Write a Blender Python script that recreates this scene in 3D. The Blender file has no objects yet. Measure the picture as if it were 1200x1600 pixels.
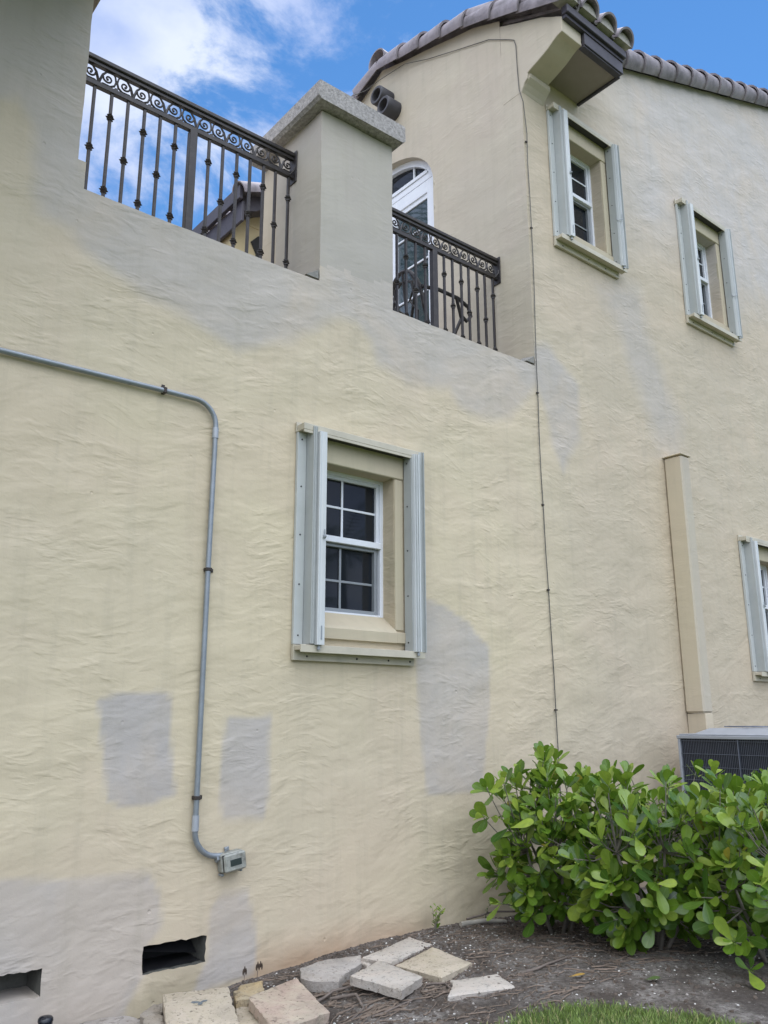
import bpy, math, random
import numpy as np
from mathutils import Vector, Matrix, noise as mnoise
R = math.radians
sc = bpy.context.scene
col = sc.collection

# ------------------------------------------------------------------ camera
cam_d = bpy.data.cameras.new('camera'); cam = bpy.data.objects.new('camera', cam_d); col.objects.link(cam)
cam_d.sensor_fit = 'VERTICAL'; cam_d.sensor_height = 24.0; cam_d.lens = 1301.6/1600*24.0
cam_d.clip_start = 0.05; cam_d.clip_end = 2000
rt = Vector((0.77384391, -0.63337119, -0.00255741)); up = Vector((-0.15085812, -0.18823484, 0.97046869)); fw = Vector((0.6151483, 0.75060548, 0.24121358))
M = Matrix((rt, up, -fw)).transposed().to_4x4(); M.translation = Vector((0, -4.6, 1.43))
cam.matrix_world = M
sc.camera = cam

# ------------------------------------------------------------------ world, sun, exposure
SUN_EL, SUN_AZ = R(57), R(62)          # azimuth from +y towards +x (behind the house, to the right)
sun_dir = Vector((math.sin(SUN_AZ)*math.cos(SUN_EL), math.cos(SUN_AZ)*math.cos(SUN_EL), math.sin(SUN_EL)))
w = bpy.data.worlds.new("World"); sc.world = w; w.use_nodes = True
nt = w.node_tree; nt.nodes.clear()
def N(nt, t, **k):
    n = nt.nodes.new(t)
    for a, b in k.items():
        if a.startswith('i_'): n.inputs[a[2:]].default_value = b
        else: setattr(n, a, b)
    return n
out = N(nt, 'ShaderNodeOutputWorld'); bg = N(nt, 'ShaderNodeBackground'); bg.inputs['Strength'].default_value = 0.13
sky = N(nt, 'ShaderNodeTexSky', sky_type='NISHITA', sun_disc=False, sun_elevation=SUN_EL, sun_rotation=SUN_AZ, air_density=1.0, dust_density=0.0, ozone_density=2.5)
tc = N(nt, 'ShaderNodeTexCoord')
mp = N(nt, 'ShaderNodeMapping'); mp.inputs['Scale'].default_value = (1.0, 1.0, 1.5); mp.inputs['Location'].default_value = (0.35, 0.1, 0.25)
nt.links.new(tc.outputs['Generated'], mp.inputs['Vector'])
n1 = N(nt, 'ShaderNodeTexNoise'); n1.inputs['Scale'].default_value = 5.5; n1.inputs['Detail'].default_value = 9; n1.inputs['Roughness'].default_value = 0.63; n1.inputs['Distortion'].default_value = 0.35
nt.links.new(mp.outputs[0], n1.inputs['Vector'])
vd = N(nt, 'ShaderNodeVectorMath', operation='DOT_PRODUCT')
az = R(-112); vd.inputs[1].default_value = (math.sin(az), math.cos(az), 0.0)
nt.links.new(tc.outputs['Generated'], vd.inputs[0])
mr = N(nt, 'ShaderNodeMapRange'); mr.inputs['From Min'].default_value = -0.74; mr.inputs['From Max'].default_value = -0.50; mr.inputs['To Min'].default_value = -0.16; mr.inputs['To Max'].default_value = 0.20
nt.links.new(vd.outputs['Value'], mr.inputs['Value'])
ad = N(nt, 'ShaderNodeMath', operation='ADD'); nt.links.new(n1.outputs['Fac'], ad.inputs[0]); nt.links.new(mr.outputs[0], ad.inputs[1])
cm = N(nt, 'ShaderNodeMapRange', interpolation_type='SMOOTHSTEP'); cm.inputs['From Min'].default_value = 0.46; cm.inputs['From Max'].default_value = 0.64
nt.links.new(ad.outputs[0], cm.inputs['Value'])
n2 = N(nt, 'ShaderNodeTexNoise'); n2.inputs['Scale'].default_value = 7.0; n2.inputs['Detail'].default_value = 7
nt.links.new(mp.outputs[0], n2.inputs['Vector'])
cr = N(nt, 'ShaderNodeMapRange'); cr.inputs['From Min'].default_value = 0.42; cr.inputs['From Max'].default_value = 0.66
nt.links.new(n2.outputs['Fac'], cr.inputs['Value'])
cc = N(nt, 'ShaderNodeMix', data_type='RGBA'); cc.inputs[6].default_value = (3.6, 4.5, 7.0, 1); cc.inputs[7].default_value = (6.0, 6.6, 8.0, 1)
nt.links.new(cr.outputs[0], cc.inputs['Factor'])
mx = N(nt, 'ShaderNodeMix', data_type='RGBA')
hs = N(nt, 'ShaderNodeHueSaturation'); hs.inputs['Saturation'].default_value = 1.22; hs.inputs['Value'].default_value = 1.16
nt.links.new(sky.outputs[0], hs.inputs['Color'])
# unseen clouds overhead and behind the viewer, boosted as fill for the shaded wall
vz = N(nt, 'ShaderNodeVectorMath', operation='DOT_PRODUCT'); vz.inputs[1].default_value = (math.sin(R(-145))*.45, math.cos(R(-145))*.45, .85); nt.links.new(tc.outputs['Generated'], vz.inputs[0])
mb_ = N(nt, 'ShaderNodeMapRange'); mb_.inputs['From Min'].default_value = 0.40; mb_.inputs['From Max'].default_value = 0.95; mb_.inputs['To Min'].default_value = 0.0; mb_.inputs['To Max'].default_value = 1.0
nt.links.new(vz.outputs['Value'], mb_.inputs['Value'])
bm_ = N(nt, 'ShaderNodeMix', data_type='RGBA'); bm_.inputs[6].default_value = (1, 1, 1, 1); bm_.inputs[7].default_value = (5.5, 5.0, 4.0, 1); nt.links.new(mb_.outputs[0], bm_.inputs['Factor'])
sc_ = N(nt, 'ShaderNodeVectorMath', operation='MULTIPLY'); nt.links.new(cc.outputs[2], sc_.inputs[0]); nt.links.new(bm_.outputs[2], sc_.inputs[1])
nt.links.new(cm.outputs[0], mx.inputs['Factor']); nt.links.new(hs.outputs[0], mx.inputs[6]); nt.links.new(sc_.outputs[0], mx.inputs[7])
nt.links.new(mx.outputs[2], bg.inputs['Color']); nt.links.new(bg.outputs[0], out.inputs['Surface'])

sl = bpy.data.lights.new('sun', 'SUN'); sun = bpy.data.objects.new('sun', sl); col.objects.link(sun)
sl.energy = 3.0; sl.angle = R(0.5); sl.color = (1.0, 0.95, 0.88)
sun.rotation_euler = sun_dir.to_track_quat('Z', 'Y').to_euler()
sc.view_settings.view_transform = 'Standard'; sc.view_settings.look = 'None'; sc.view_settings.gamma = 1; sc.view_settings.exposure = 0.10
sc.cycles.max_bounces = 8; sc.cycles.diffuse_bounces = 4; sc.cycles.transparent_max_bounces = 8

# ------------------------------------------------------------------ helpers
def tag(o, label=None, cat=None, group=None, kind=None):
    if label: o['label'] = label
    if cat: o['category'] = cat
    if group: o['group'] = group
    if kind: o['kind'] = kind
    return o
def empty(name, loc, label, cat, group=None):
    o = bpy.data.objects.new(name, None); o.location = loc; col.objects.link(o); o.empty_display_size = .2
    return tag(o, label, cat, group)
def mkobj(name, verts, faces, mat, parent=None, smooth=False, loc=None):
    me = bpy.data.meshes.new(name); me.from_pydata([tuple(v) for v in verts], [], [tuple(f) for f in faces]); me.update()
    if mat is not None:
        for m in (mat if isinstance(mat, (list, tuple)) else [mat]): me.materials.append(m)
    if smooth: me.polygons.foreach_set('use_smooth', [True]*len(me.polygons))
    o = bpy.data.objects.new(name, me); col.objects.link(o)
    if parent is not None:
        o.parent = parent
        o.matrix_parent_inverse = Matrix.Identity(4)
        # vertices are given in world space: cancel the parents' offset
        off = Vector((0, 0, 0)); p = parent
        while p is not None: off += p.location; p = p.parent
        o.location = -off
    return o
class MB:
    def __init__(s): s.v = []; s.f = []; s.mi = []
    def add(s, v, f, mi=0):
        b = len(s.v); s.v += [Vector(p) for p in v]; s.f += [[i+b for i in q] for q in f]; s.mi += [mi]*len(f); return s
    def box(s, x0, x1, y0, y1, z0, z1, mi=0):
        v = [(x, y, z) for z in (z0, z1) for y in (y0, y1) for x in (x0, x1)]
        return s.add(v, [(0,2,3,1),(4,5,7,6),(0,1,5,4),(2,6,7,3),(0,4,6,2),(1,3,7,5)], mi)
    def bbox(s, x0, x1, y0, y1, z0, z1, b=.004, mi=0):
        # chamfered box
        c = [(x0,x1),(y0,y1),(z0,z1)]
        vs = []; idx = {}
        for i in (0,1):
            for j in (0,1):
                for k in (0,1):
                    p = [c[0][i], c[1][j], c[2][k]]; sg = [1 if t == 0 else -1 for t in (i,j,k)]
                    for a in range(3):
                        q = list(p)
                        for d in range(3):
                            if d != a: q[d] += sg[d]*b
                        idx[(i,j,k,a)] = len(vs); vs.append(q)
        # vertex (i,j,k,a) lies on the face... a = axis whose face it touches
        f = []
        def o2(a, val, ring): return [idx[(r[0], r[1], r[2], a)] for r in ring]
        rings = {0: lambda t: [(t,0,0),(t,1,0),(t,1,1),(t,0,1)], 1: lambda t: [(0,t,0),(0,t,1),(1,t,1),(1,t,0)], 2: lambda t: [(0,0,t),(1,0,t),(1,1,t),(0,1,t)]}
        for a in range(3):
            for t in (0,1):
                r = o2(a, t, rings[a](t)); f.append(r if t else r[::-1])
        for a in range(3):
            b1, c1 = [d for d in range(3) if d != a]
            for u in (0,1):
                for v_ in (0,1):
                    k0 = [0,0,0]; k1 = [0,0,0]; k0[a] = 0; k1[a] = 1; k0[b1] = k1[b1] = u; k0[c1] = k1[c1] = v_
                    f.append([idx[(*k0, b1)], idx[(*k1, b1)], idx[(*k1, c1)], idx[(*k0, c1)]])
        for i in (0,1):
            for j in (0,1):
                for k in (0,1): f.append([idx[(i,j,k,0)], idx[(i,j,k,1)], idx[(i,j,k,2)]])
        return s.add(vs, f, mi)
    def prism(s, prof, axis, a0, a1, mi=0):
        # prof: 2D points, extruded along axis ('x': (y,z), 'y': (x,z), 'z': (x,y))
        def P(p, a): return {'x': (a, p[0], p[1]), 'y': (p[0], a, p[1]), 'z': (p[0], p[1], a)}[axis]
        n = len(prof); v = [P(p, a0) for p in prof] + [P(p, a1) for p in prof]
        f = [(i, (i+1) % n, n+(i+1) % n, n+i) for i in range(n)] + [tuple(range(n))[::-1], tuple(range(n, 2*n))]
        return s.add(v, f, mi)
    def tube(s, pts, r, n=8, cap=True, mi=0):
        pts = [Vector(p) for p in pts]; k = len(pts); rr = r if isinstance(r, (list, tuple)) else [r]*k
        v = []; prev = None
        for i, p in enumerate(pts):
            t = (pts[min(i+1, k-1)]-pts[max(i-1, 0)])
            if t.length < 1e-9: t = Vector((0,0,1))
            t.normalize()
            if prev is None:
                a = Vector((0,0,1)) if abs(t.z) < .9 else Vector((1,0,0)); u = t.cross(a).normalized()
            else:
                u = (prev - t*prev.dot(t)); u = u.normalized() if u.length > 1e-6 else t.orthogonal().normalized()
            prev = u; w_ = t.cross(u)
            for j in range(n):
                a = 2*math.pi*j/n; v.append(p + (u*math.cos(a)+w_*math.sin(a))*rr[i])
        f = [(i*n+j, i*n+(j+1) % n, (i+1)*n+(j+1) % n, (i+1)*n+j) for i in range(k-1) for j in range(n)]
        if cap: f += [tuple(range(n))[::-1], tuple(range((k-1)*n, k*n))]
        return s.add(v, f, mi)
    def lathe(s, base, axis, prof, n=12, mi=0):
        # prof: list of (r, h) along axis from base
        axis = Vector(axis).normalized(); u = axis.orthogonal().normalized(); w_ = axis.cross(u); base = Vector(base)
        v = []
        for r, h in prof:
            for j in range(n):
                a = 2*math.pi*(j+.5)/n; v.append(base+axis*h+(u*math.cos(a)+w_*math.sin(a))*r)
        k = len(prof)
        f = [(i*n+j, i*n+(j+1) % n, (i+1)*n+(j+1) % n, (i+1)*n+j) for i in range(k-1) for j in range(n)]
        f += [tuple(range(n))[::-1], tuple(range((k-1)*n, k*n))]
        return s.add(v, f, mi)
    def build(s, name, mat, parent=None, smooth=False, shift=None):
        v = s.v if shift is None else [p+Vector(shift) for p in s.v]
        o = mkobj(name, v, s.f, mat, parent, smooth)
        if any(s.mi): o.data.polygons.foreach_set('material_index', s.mi)
        # consistent outward normals
        import bmesh
        bm = bmesh.new(); bm.from_mesh(o.data); bmesh.ops.recalc_face_normals(bm, faces=bm.faces); bm.to_mesh(o.data); bm.free()
        return o
def edge_smooth(o, ang=35):
    me = o.data; me.polygons.foreach_set('use_smooth', [True]*len(me.polygons))
    try: me.set_sharp_from_angle(angle=R(ang))
    except Exception: pass
    return o

# ------------------------------------------------------------------ materials
def mat(name):
    m = bpy.data.materials.new(name); m.use_nodes = True; t = m.node_tree; t.nodes.clear()
    o = N(t, 'ShaderNodeOutputMaterial'); b = N(t, 'ShaderNodeBsdfPrincipled'); t.links.new(b.outputs[0], o.inputs[0])
    return m, t, b
def mixc(t, fac, a, b, blend='MIX'):
    n = N(t, 'ShaderNodeMix', data_type='RGBA', blend_type=blend)
    for key, val in (('Factor', fac), (6, a), (7, b)):
        if isinstance(val, bpy.types.NodeSocket): t.links.new(val, n.inputs[key])
        elif key == 'Factor': n.inputs[key].default_value = val
        else: n.inputs[key].default_value = (*val, 1)
    return n.outputs[2]
def noise(t, scale, detail=4, rough=.55, vec=None, dist=0., sx=None, norm=True):
    n = N(t, 'ShaderNodeTexNoise'); n.inputs['Scale'].default_value = scale; n.inputs['Detail'].default_value = detail
    n.inputs['Roughness'].default_value = rough; n.inputs['Distortion'].default_value = dist
    if vec is None:
        vec = N(t, 'ShaderNodeTexCoord').outputs['Object']
    if sx is not None:
        mp = N(t, 'ShaderNodeMapping'); mp.inputs['Scale'].default_value = sx; t.links.new(vec, mp.inputs['Vector']); vec = mp.outputs[0]
    t.links.new(vec, n.inputs['Vector'])
    return n.outputs['Fac']
def rng(t, v, a, b, c=0., d=1., smooth=False):
    n = N(t, 'ShaderNodeMapRange'); n.inputs['From Min'].default_value = a; n.inputs['From Max'].default_value = b; n.inputs['To Min'].default_value = c; n.inputs['To Max'].default_value = d
    if smooth: n.interpolation_type = 'SMOOTHSTEP'
    t.links.new(v, n.inputs['Value']); return n.outputs[0]
def mth(t, op, a, b=None, c=None):
    n = N(t, 'ShaderNodeMath', operation=op)
    for i, v in enumerate((a, b, c)):
        if v is None: continue
        if isinstance(v, bpy.types.NodeSocket): t.links.new(v, n.inputs[i])
        else: n.inputs[i].default_value = v
    return n.outputs[0]
def bump(t, b, h, strength, dist):
    n = N(t, 'ShaderNodeBump'); n.inputs['Strength'].default_value = strength; n.inputs['Distance'].default_value = dist
    t.links.new(h, n.inputs['Height']); t.links.new(n.outputs[0], b.inputs['Normal'])
def attr(t, name):
    return N(t, 'ShaderNodeAttribute', attribute_name=name).outputs['Fac']

CREAM = (.588, .502, .348); GREY = (.425, .388, .355); PALE = (.445, .375, .285); LITE = (.49, .455, .43); TAN = (.44, .375, .255)
def stucco(name, base=CREAM, strength=1.0, attrs=True, rot=0.):
    m, t, b = mat(name)
    tc = N(t, 'ShaderNodeTexCoord').outputs['Object']
    big = noise(t, .55, 3, .5, tc); mid = noise(t, 2.6, 4, .6, tc); fine = noise(t, 60, 3, .6, tc)
    c = mixc(t, rng(t, big, .35, .65), base, tuple(x*y for x, y in zip(base, (.93, .93, .96))))
    if attrs:
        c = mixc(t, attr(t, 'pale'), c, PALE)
        c = mixc(t, attr(t, 'tan'), c, TAN)
        c = mixc(t, attr(t, 'rust'), c, (.45, .31, .20))
        c = mixc(t, attr(t, 'grey'), c, GREY)
        c = mixc(t, attr(t, 'lite'), c, LITE)
    c = mixc(t, rng(t, noise(t, .9, 4, .6, tc, dist=.5), .46, .62, 0, .38), c, tuple(x*y for x, y in zip(base, (.95, .90, .96))))
    # weathering: faint vertical streaks and blotches
    st = noise(t, 2.0, 5, .6, tc, sx=(5.5, 5.5, .55))
    c = mixc(t, rng(t, st, .50, .78, 0, .24), c, (.30, .27, .20))
    c = mixc(t, rng(t, mid, .55, .8, 0, .14), c, (.62, .56, .42))
    c = mixc(t, rng(t, fine, .62, .8, 0, .22), c, (.32, .29, .22))
    t.links.new(c, b.inputs['Base Color']); b.inputs['Roughness'].default_value = .62
    b.inputs['Specular IOR Level'].default_value = .35
    # trowelled relief: short horizontal ridges, in patches
    def layer(sx, rotd, lo, hi, det=2.0):
        # elongated dabs left by the trowel, domain-warped so they are not parallel
        wn = N(t, 'ShaderNodeTexNoise'); wn.inputs['Scale'].default_value = 1.6; wn.inputs['Detail'].default_value = 2; t.links.new(tc, wn.inputs['Vector'])
        wa = N(t, 'ShaderNodeVectorMath', operation='MULTIPLY_ADD'); t.links.new(wn.outputs['Color'], wa.inputs[0]); wa.inputs[1].default_value = (.22, .22, .22); t.links.new(tc, wa.inputs[2])
        mp = N(t, 'ShaderNodeMapping'); mp.inputs['Rotation'].default_value = (0, R(rotd+rot), 0); t.links.new(wa.outputs[0], mp.inputs['Vector'])
        n = noise(t, 1.0, det, .5, mp.outputs[0], sx=sx)
        return rng(t, n, lo, hi, 0, 1, True)
    d1 = layer((4.2, 4.2, 15.), 7, .50, .74); d2 = layer((7.5, 7.5, 24.), -9, .50, .76); d3 = layer((2.2, 2.2, 5.0), 12, .3, .7, 3.)
    pm = rng(t, noise(t, 1.5, 2, .5, tc, sx=(1, 1, 1.5)), .40, .62, .18, 1., True)
    h = mth(t, 'MULTIPLY', mth(t, 'MULTIPLY_ADD', d2, .42, mth(t, 'MULTIPLY', d1, .58)), pm)
    h = mth(t, 'MULTIPLY_ADD', d3, 1.35, h)
    h = mth(t, 'MULTIPLY_ADD', noise(t, 14, 3, .55, tc), .45, h)
    h = mth(t, 'MULTIPLY_ADD', noise(t, 42, 4, .65, tc), .20, h)
    h = mth(t, 'MULTIPLY_ADD', noise(t, 170, 3, .65, tc), .07, h)
    vc = N(t, 'ShaderNodeTexVoronoi'); vc.inputs['Scale'].default_value = 7.5; t.links.new(tc, vc.inputs['Vector'])
    pit = rng(t, vc.outputs['Distance'], .045, .085, 1, 0)
    h = mth(t, 'SUBTRACT', h, mth(t, 'MULTIPLY', mth(t, 'MULTIPLY', pit, rng(t, noise(t, 4, 2, .5, tc), .54, .6)), .6))
    bump(t, b, h, 1.0, .0048*strength)
    return m
M_wall = stucco('painted_stucco')
M_gable = stucco('smooth_stucco', (.485, .425, .325), .42, attrs=False)
M_pillar = stucco('pillar_stucco', (.41, .375, .315), .35, attrs=False)
M_surround = stucco('surround_stucco', (.49, .43, .30), .22, attrs=False)
M_chase = stucco('chase_paint', (.55, .475, .34), .3, attrs=False)

def simple(name, colr, rough=.5, metal=0., var=.12, vs=12, bmp=0., bs=60, spec=.5, sx=None, dirt=None, dirt_amt=.4):
    m, t, b = mat(name)
    n = noise(t, vs, 5, .6, sx=sx)
    c = mixc(t, rng(t, n, .3, .7), tuple(x*(1-var) for x in colr), tuple(min(1, x*(1+var)) for x in colr))
    if dirt:
        d = noise(t, vs*.7, 6, .65)
        c = mixc(t, rng(t, d, .5, .72, 0, dirt_amt), c, dirt)
    t.links.new(c, b.inputs['Base Color']); b.inputs['Roughness'].default_value = rough; b.inputs['Metallic'].default_value = metal
    b.inputs['Specular IOR Level'].default_value = spec
    if bmp: bump(t, b, noise(t, bs, 5, .65), 1., bmp)
    return m
M_cap = simple('weathered_cap', (.335, .31, .295), .85, 0, .35, 40, .008, 70, dirt=(.09, .088, .082), dirt_amt=.5)
M_tile = simple('clay_tile', (.255, .225, .245), .75, 0, .3, 6, .003, 40, dirt=(.07, .06, .06), dirt_amt=.6)
M_fascia = simple('dark_fascia_paint', (.048, .043, .056), .55, 0, .2, 10)
M_soffit = simple('soffit_paint', (.285, .24, .215), .8, 0, .06, 6)
M_mortar = simple('mortar', (.36, .335, .30), .9, 0, .2, 25, .004, 60)
M_iron = simple('bronze_iron', (.032, .027, .027), .45, .2, .25, 18, spec=.5, dirt=(.085, .075, .065), dirt_amt=.5)
M_shut = simple('shutter_aluminium', (.465, .48, .465), .42, .0, .04, 5, spec=.5, dirt=(.36, .38, .34), dirt_amt=.35)
M_shutd = simple('shutter_aluminium_dull', (.385, .40, .39), .5, .0, .05, 5, spec=.5, dirt=(.30, .32, .29), dirt_amt=.35)
M_shut_front = simple('shutter_lead_bar', (.55, .565, .56), .38, .0, .04, 5, spec=.5)
M_track = simple('track_paint', (.50, .455, .36), .5, 0, .05, 8, dirt=(.30, .28, .22), dirt_amt=.4)
M_trackdark = simple('track_slot', (.035, .035, .032), .6)
M_white = simple('white_window_vinyl', (.70, .72, .76), .35, 0, .03, 8)
M_screen = simple('screen_frame', (.26, .28, .30), .45, .2, .05, 8)
M_screw = simple('screw_head', (.04, .04, .04), .5, .4)
M_conduit = simple('galvanised_conduit', (.25, .275, .30), .38, .4, .12, 14, dirt=(.22, .22, .21), dirt_amt=.4)
M_coupling = simple('pale_coupling', (.34, .36, .39), .42, .2)
M_strap = simple('strap_iron', (.06, .05, .045), .6, .5)
M_box = simple('box_metal', (.30, .305, .27), .5, .1, .2, 35, dirt=(.10, .09, .075), dirt_amt=.75, bmp=.002, bs=90)
M_boxwin = simple('box_window', (.035, .045, .045), .15)
M_boxdark = simple('box_gasket', (.03, .03, .028), .7)
M_wire = simple('cable', (.09, .085, .075), .6)
M_pipe = simple('dark_vent_pipe', (.045, .042, .048), .55, 0, .2, 12)
M_acframe = simple('ac_casing', (.34, .355, .39), .4, .25, .06, 8)
M_acfin = simple('ac_grille', (.13, .145, .185), .4, .4)
M_accoil = simple('ac_coil', (.012, .014, .022), .55)
M_hole = simple('hole_dark', (.02, .02, .019), .9)
M_plastic = simple('black_plastic', (.022, .022, .024), .35, 0, .3, 20)
M_knob = simple('black_cap', (.012, .014, .02), .25)
M_slab = simple('slab', (.35, .33, .3), .9)
def glass_mat(name, base=(.010, .013, .018)):
    m, t, b = mat(name); b.inputs['Base Color'].default_value = (*base, 1); b.inputs['Roughness'].default_value = .03
    b.inputs['IOR'].default_value = 1.5; b.inputs['Specular IOR Level'].default_value = .38
    bump(t, b, noise(t, 1.6, 1, .5), 1, .0012)
    return m
M_glass = glass_mat('window_glass'); M_doorglass = glass_mat('door_glass', (.03, .05, .058))
M_doorglass.node_tree.nodes['Principled BSDF'].inputs['IOR'].default_value = 2.3

# ------------------------------------------------------------------ stucco shell
M_recess_shade = simple('recess_shade_stucco', (.085, .083, .07), .9, 0, .3, 12, .004, 40)  # shade of the vent recesses painted as dark stucco on sides and back
def pn(x, z, s=1.0, o=0.0):
    return mnoise.noise((x*s+o, o*1.7, z*s))
def wob(p, amp=.0045):
    # slow waviness of hand-finished render, keeps neighbours together
    q = Vector(p)
    return q + Vector((mnoise.noise((q.x*3, q.y*3, q.z*3)), mnoise.noise((q.x*3+9, q.y*3, q.z*3)), mnoise.noise((q.x*3, q.y*3+7, q.z*3+5))))*amp*1.6 \
             + Vector((mnoise.noise((q.x*14, q.y*14, q.z*14)), 0, mnoise.noise((q.x*14+3, q.y*14, q.z*14))))*amp*.5
def inpoly(x, z, P):
    c = False; n = len(P); j = n-1
    for i in range(n):
        xi, zi = P[i]; xj, zj = P[j]
        if (zi > z) != (zj > z) and x < (xj-xi)*(z-zi)/(zj-zi)+xi: c = not c
        j = i
    return c
def sdist(x, z, P):
    d = 1e9; n = len(P)
    for i in range(n):
        ax, az_ = P[i]; bx, bz = P[(i+1) % n]; dx, dz = bx-ax, bz-az_
        t = max(0, min(1, ((x-ax)*dx+(z-az_)*dz)/(dx*dx+dz*dz+1e-12)))
        d = min(d, math.hypot(x-ax-t*dx, z-az_-t*dz))
    return d if inpoly(x, z, P) else -d
GREYP = [  # roller-painted primer patches: polygon, edge softness
 ([(1.75,1.54),(1.91,1.57),(2.15,1.58),(2.18,1.48),(2.2,1.23),(2.23,1.02),(2.05,.96),(1.94,.96),(1.83,1.01),(1.8,1.18)], .010, 1),
 ([(2.54,1.43),(2.84,1.46),(2.84,.99),(2.82,.85),(2.55,.86),(2.53,1.01),(2.53,1.3)], .010, .9),
 ([(-6,.9),(.3,.79),(1.33,.68),(1.71,.63),(2.11,.61),(2.15,.54),(2.18,.49),(2.19,.33),(2.11,.25),(2.11,.11),(2.02,-.03),(1.9,-.5),(-6,-.5)], .014, .9),
 ([(2.49,.39),(2.55,.45),(2.72,.46),(2.77,.28),(2.8,.14),(2.79,.01),(2.51,-.03),(2.4,-.05),(2.43,.03),(2.49,.12),(2.48,.32)], .013, .85),
 ([(4.05,2.32),(4.4,2.25),(4.64,2.15),(4.7,2.08),(4.84,1.98),(4.82,1.54),(4.75,1.07),(4.72,.91),(4.16,.9),(4.12,1.18),(4.09,1.53),(4.07,1.9)], .012, .85),
 ([(-6,5.25),(-6,9),(1.5,9),(1.41,4.77),(1.42,4.7),(3.16,4.67),(3.16,6.2),(3.9,6.2),(3.9,4.65),(5.5,4.69),(5.62,4.78),(5.8,4.84),(6.16,4.54),(6.15,3.96),(5.88,3.6),(5.77,3.82),(5.66,4.16),(5.57,4.39),(5.22,4.0),(4.82,3.88),(4.59,3.91),(4.45,4.07),(4.03,3.99),(3.71,4.06),(3.65,4.25),(3.49,4.36),(3.34,4.32),(2.9,4.0),(2.5,3.86),(2.26,3.92),(2.12,3.97),(1.65,4.07),(1.44,4.17),(1.32,4.29),(1.17,4.31),(1.12,4.42),(1.11,4.85),(.99,5.01),(.57,4.78)], .05, .8),
 ([(6.58,5.78),(7.4,5.99),(7.45,5.48),(7.74,4.96),(7.99,4.58),(7.86,4.18),(7.5,4.18),(7.32,4.56),(7.09,5.01),(6.87,5.44)], .14, .6),
]
TANP = [([(2.12,.15),(2.47,.13),(2.46,.03),(2.4,-.1),(2.12,-.24)], .02, .9),
        ([(2.97,3.45),(4.05,3.45),(4.05,1.78),(2.97,1.78)], .04, .35),
        ([(3.14,3.4),(3.95,3.4),(3.95,1.9),(3.14,1.9)], .02, .6)]
def rake(x):  # top of the street gable wall
    return 8.44+.385*(x-6.35) if x < 12.2 else 8.44+.385*(12.2-6.35)-.385*(x-12.2)

W_OFF = [(0, 0), (2.95, 4.14), (5.30, 4.055), (5.955, .02)]           # the four windows (x, z offsets)
OPEN = [(3.150+a, 3.866+a, 2.03+b, 3.18+b) for a, b in W_OFF]
HOLES = [(2.10, 2.47, .112, .250), (.86, 1.572, .108, .236)]
def lin(vals, step):
    vals = sorted(set(vals)); o = []
    for a, b in zip(vals[:-1], vals[1:]):
        n = max(1, int(math.ceil((b-a)/step))); o += [a+(b-a)*i/n for i in range(n)]
    return o+[vals[-1]]
ZT = 7.62
bx = [-6, -1, .6, 1.36, 1.41, 3.16, 3.864, 5.566, 12.2, 16]; bz = [-.5, 4.57, 4.76, 6.05, 6.08, ZT]
for a, b, c, d in OPEN+HOLES: bx += [a, b]; bz += [c, d]
bx = sorted(set(bx)); bz = sorted(set(bz))
fx = []
for a, b in zip(bx[:-1], bx[1:]):
    st = .032 if (a >= .6 and b <= 9.2) or a < 9 and a >= 5.5 else (.06 if a >= 9 and a < 12 else .4)
    n = max(1, int(math.ceil((b-a)/st))); fx += [a+(b-a)*i/n for i in range(n)]
fx.append(bx[-1]); fz = lin(bz, .034); nz0 = len(fz)
fz = fz + [ZT+(i+1)*.034 for i in range(60)]
zmax = fz[-1]
def solid(x, z):
    for a, b, c, d in OPEN+HOLES:
        if a < x < b and c < z < d: return False
    if z < 4.57: return True
    if x < 1.36: return z < 6.08
    if x < 1.41: return z < 4.76
    if 3.16 < x < 3.864: return z < 6.05
    return x > 5.566
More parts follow.
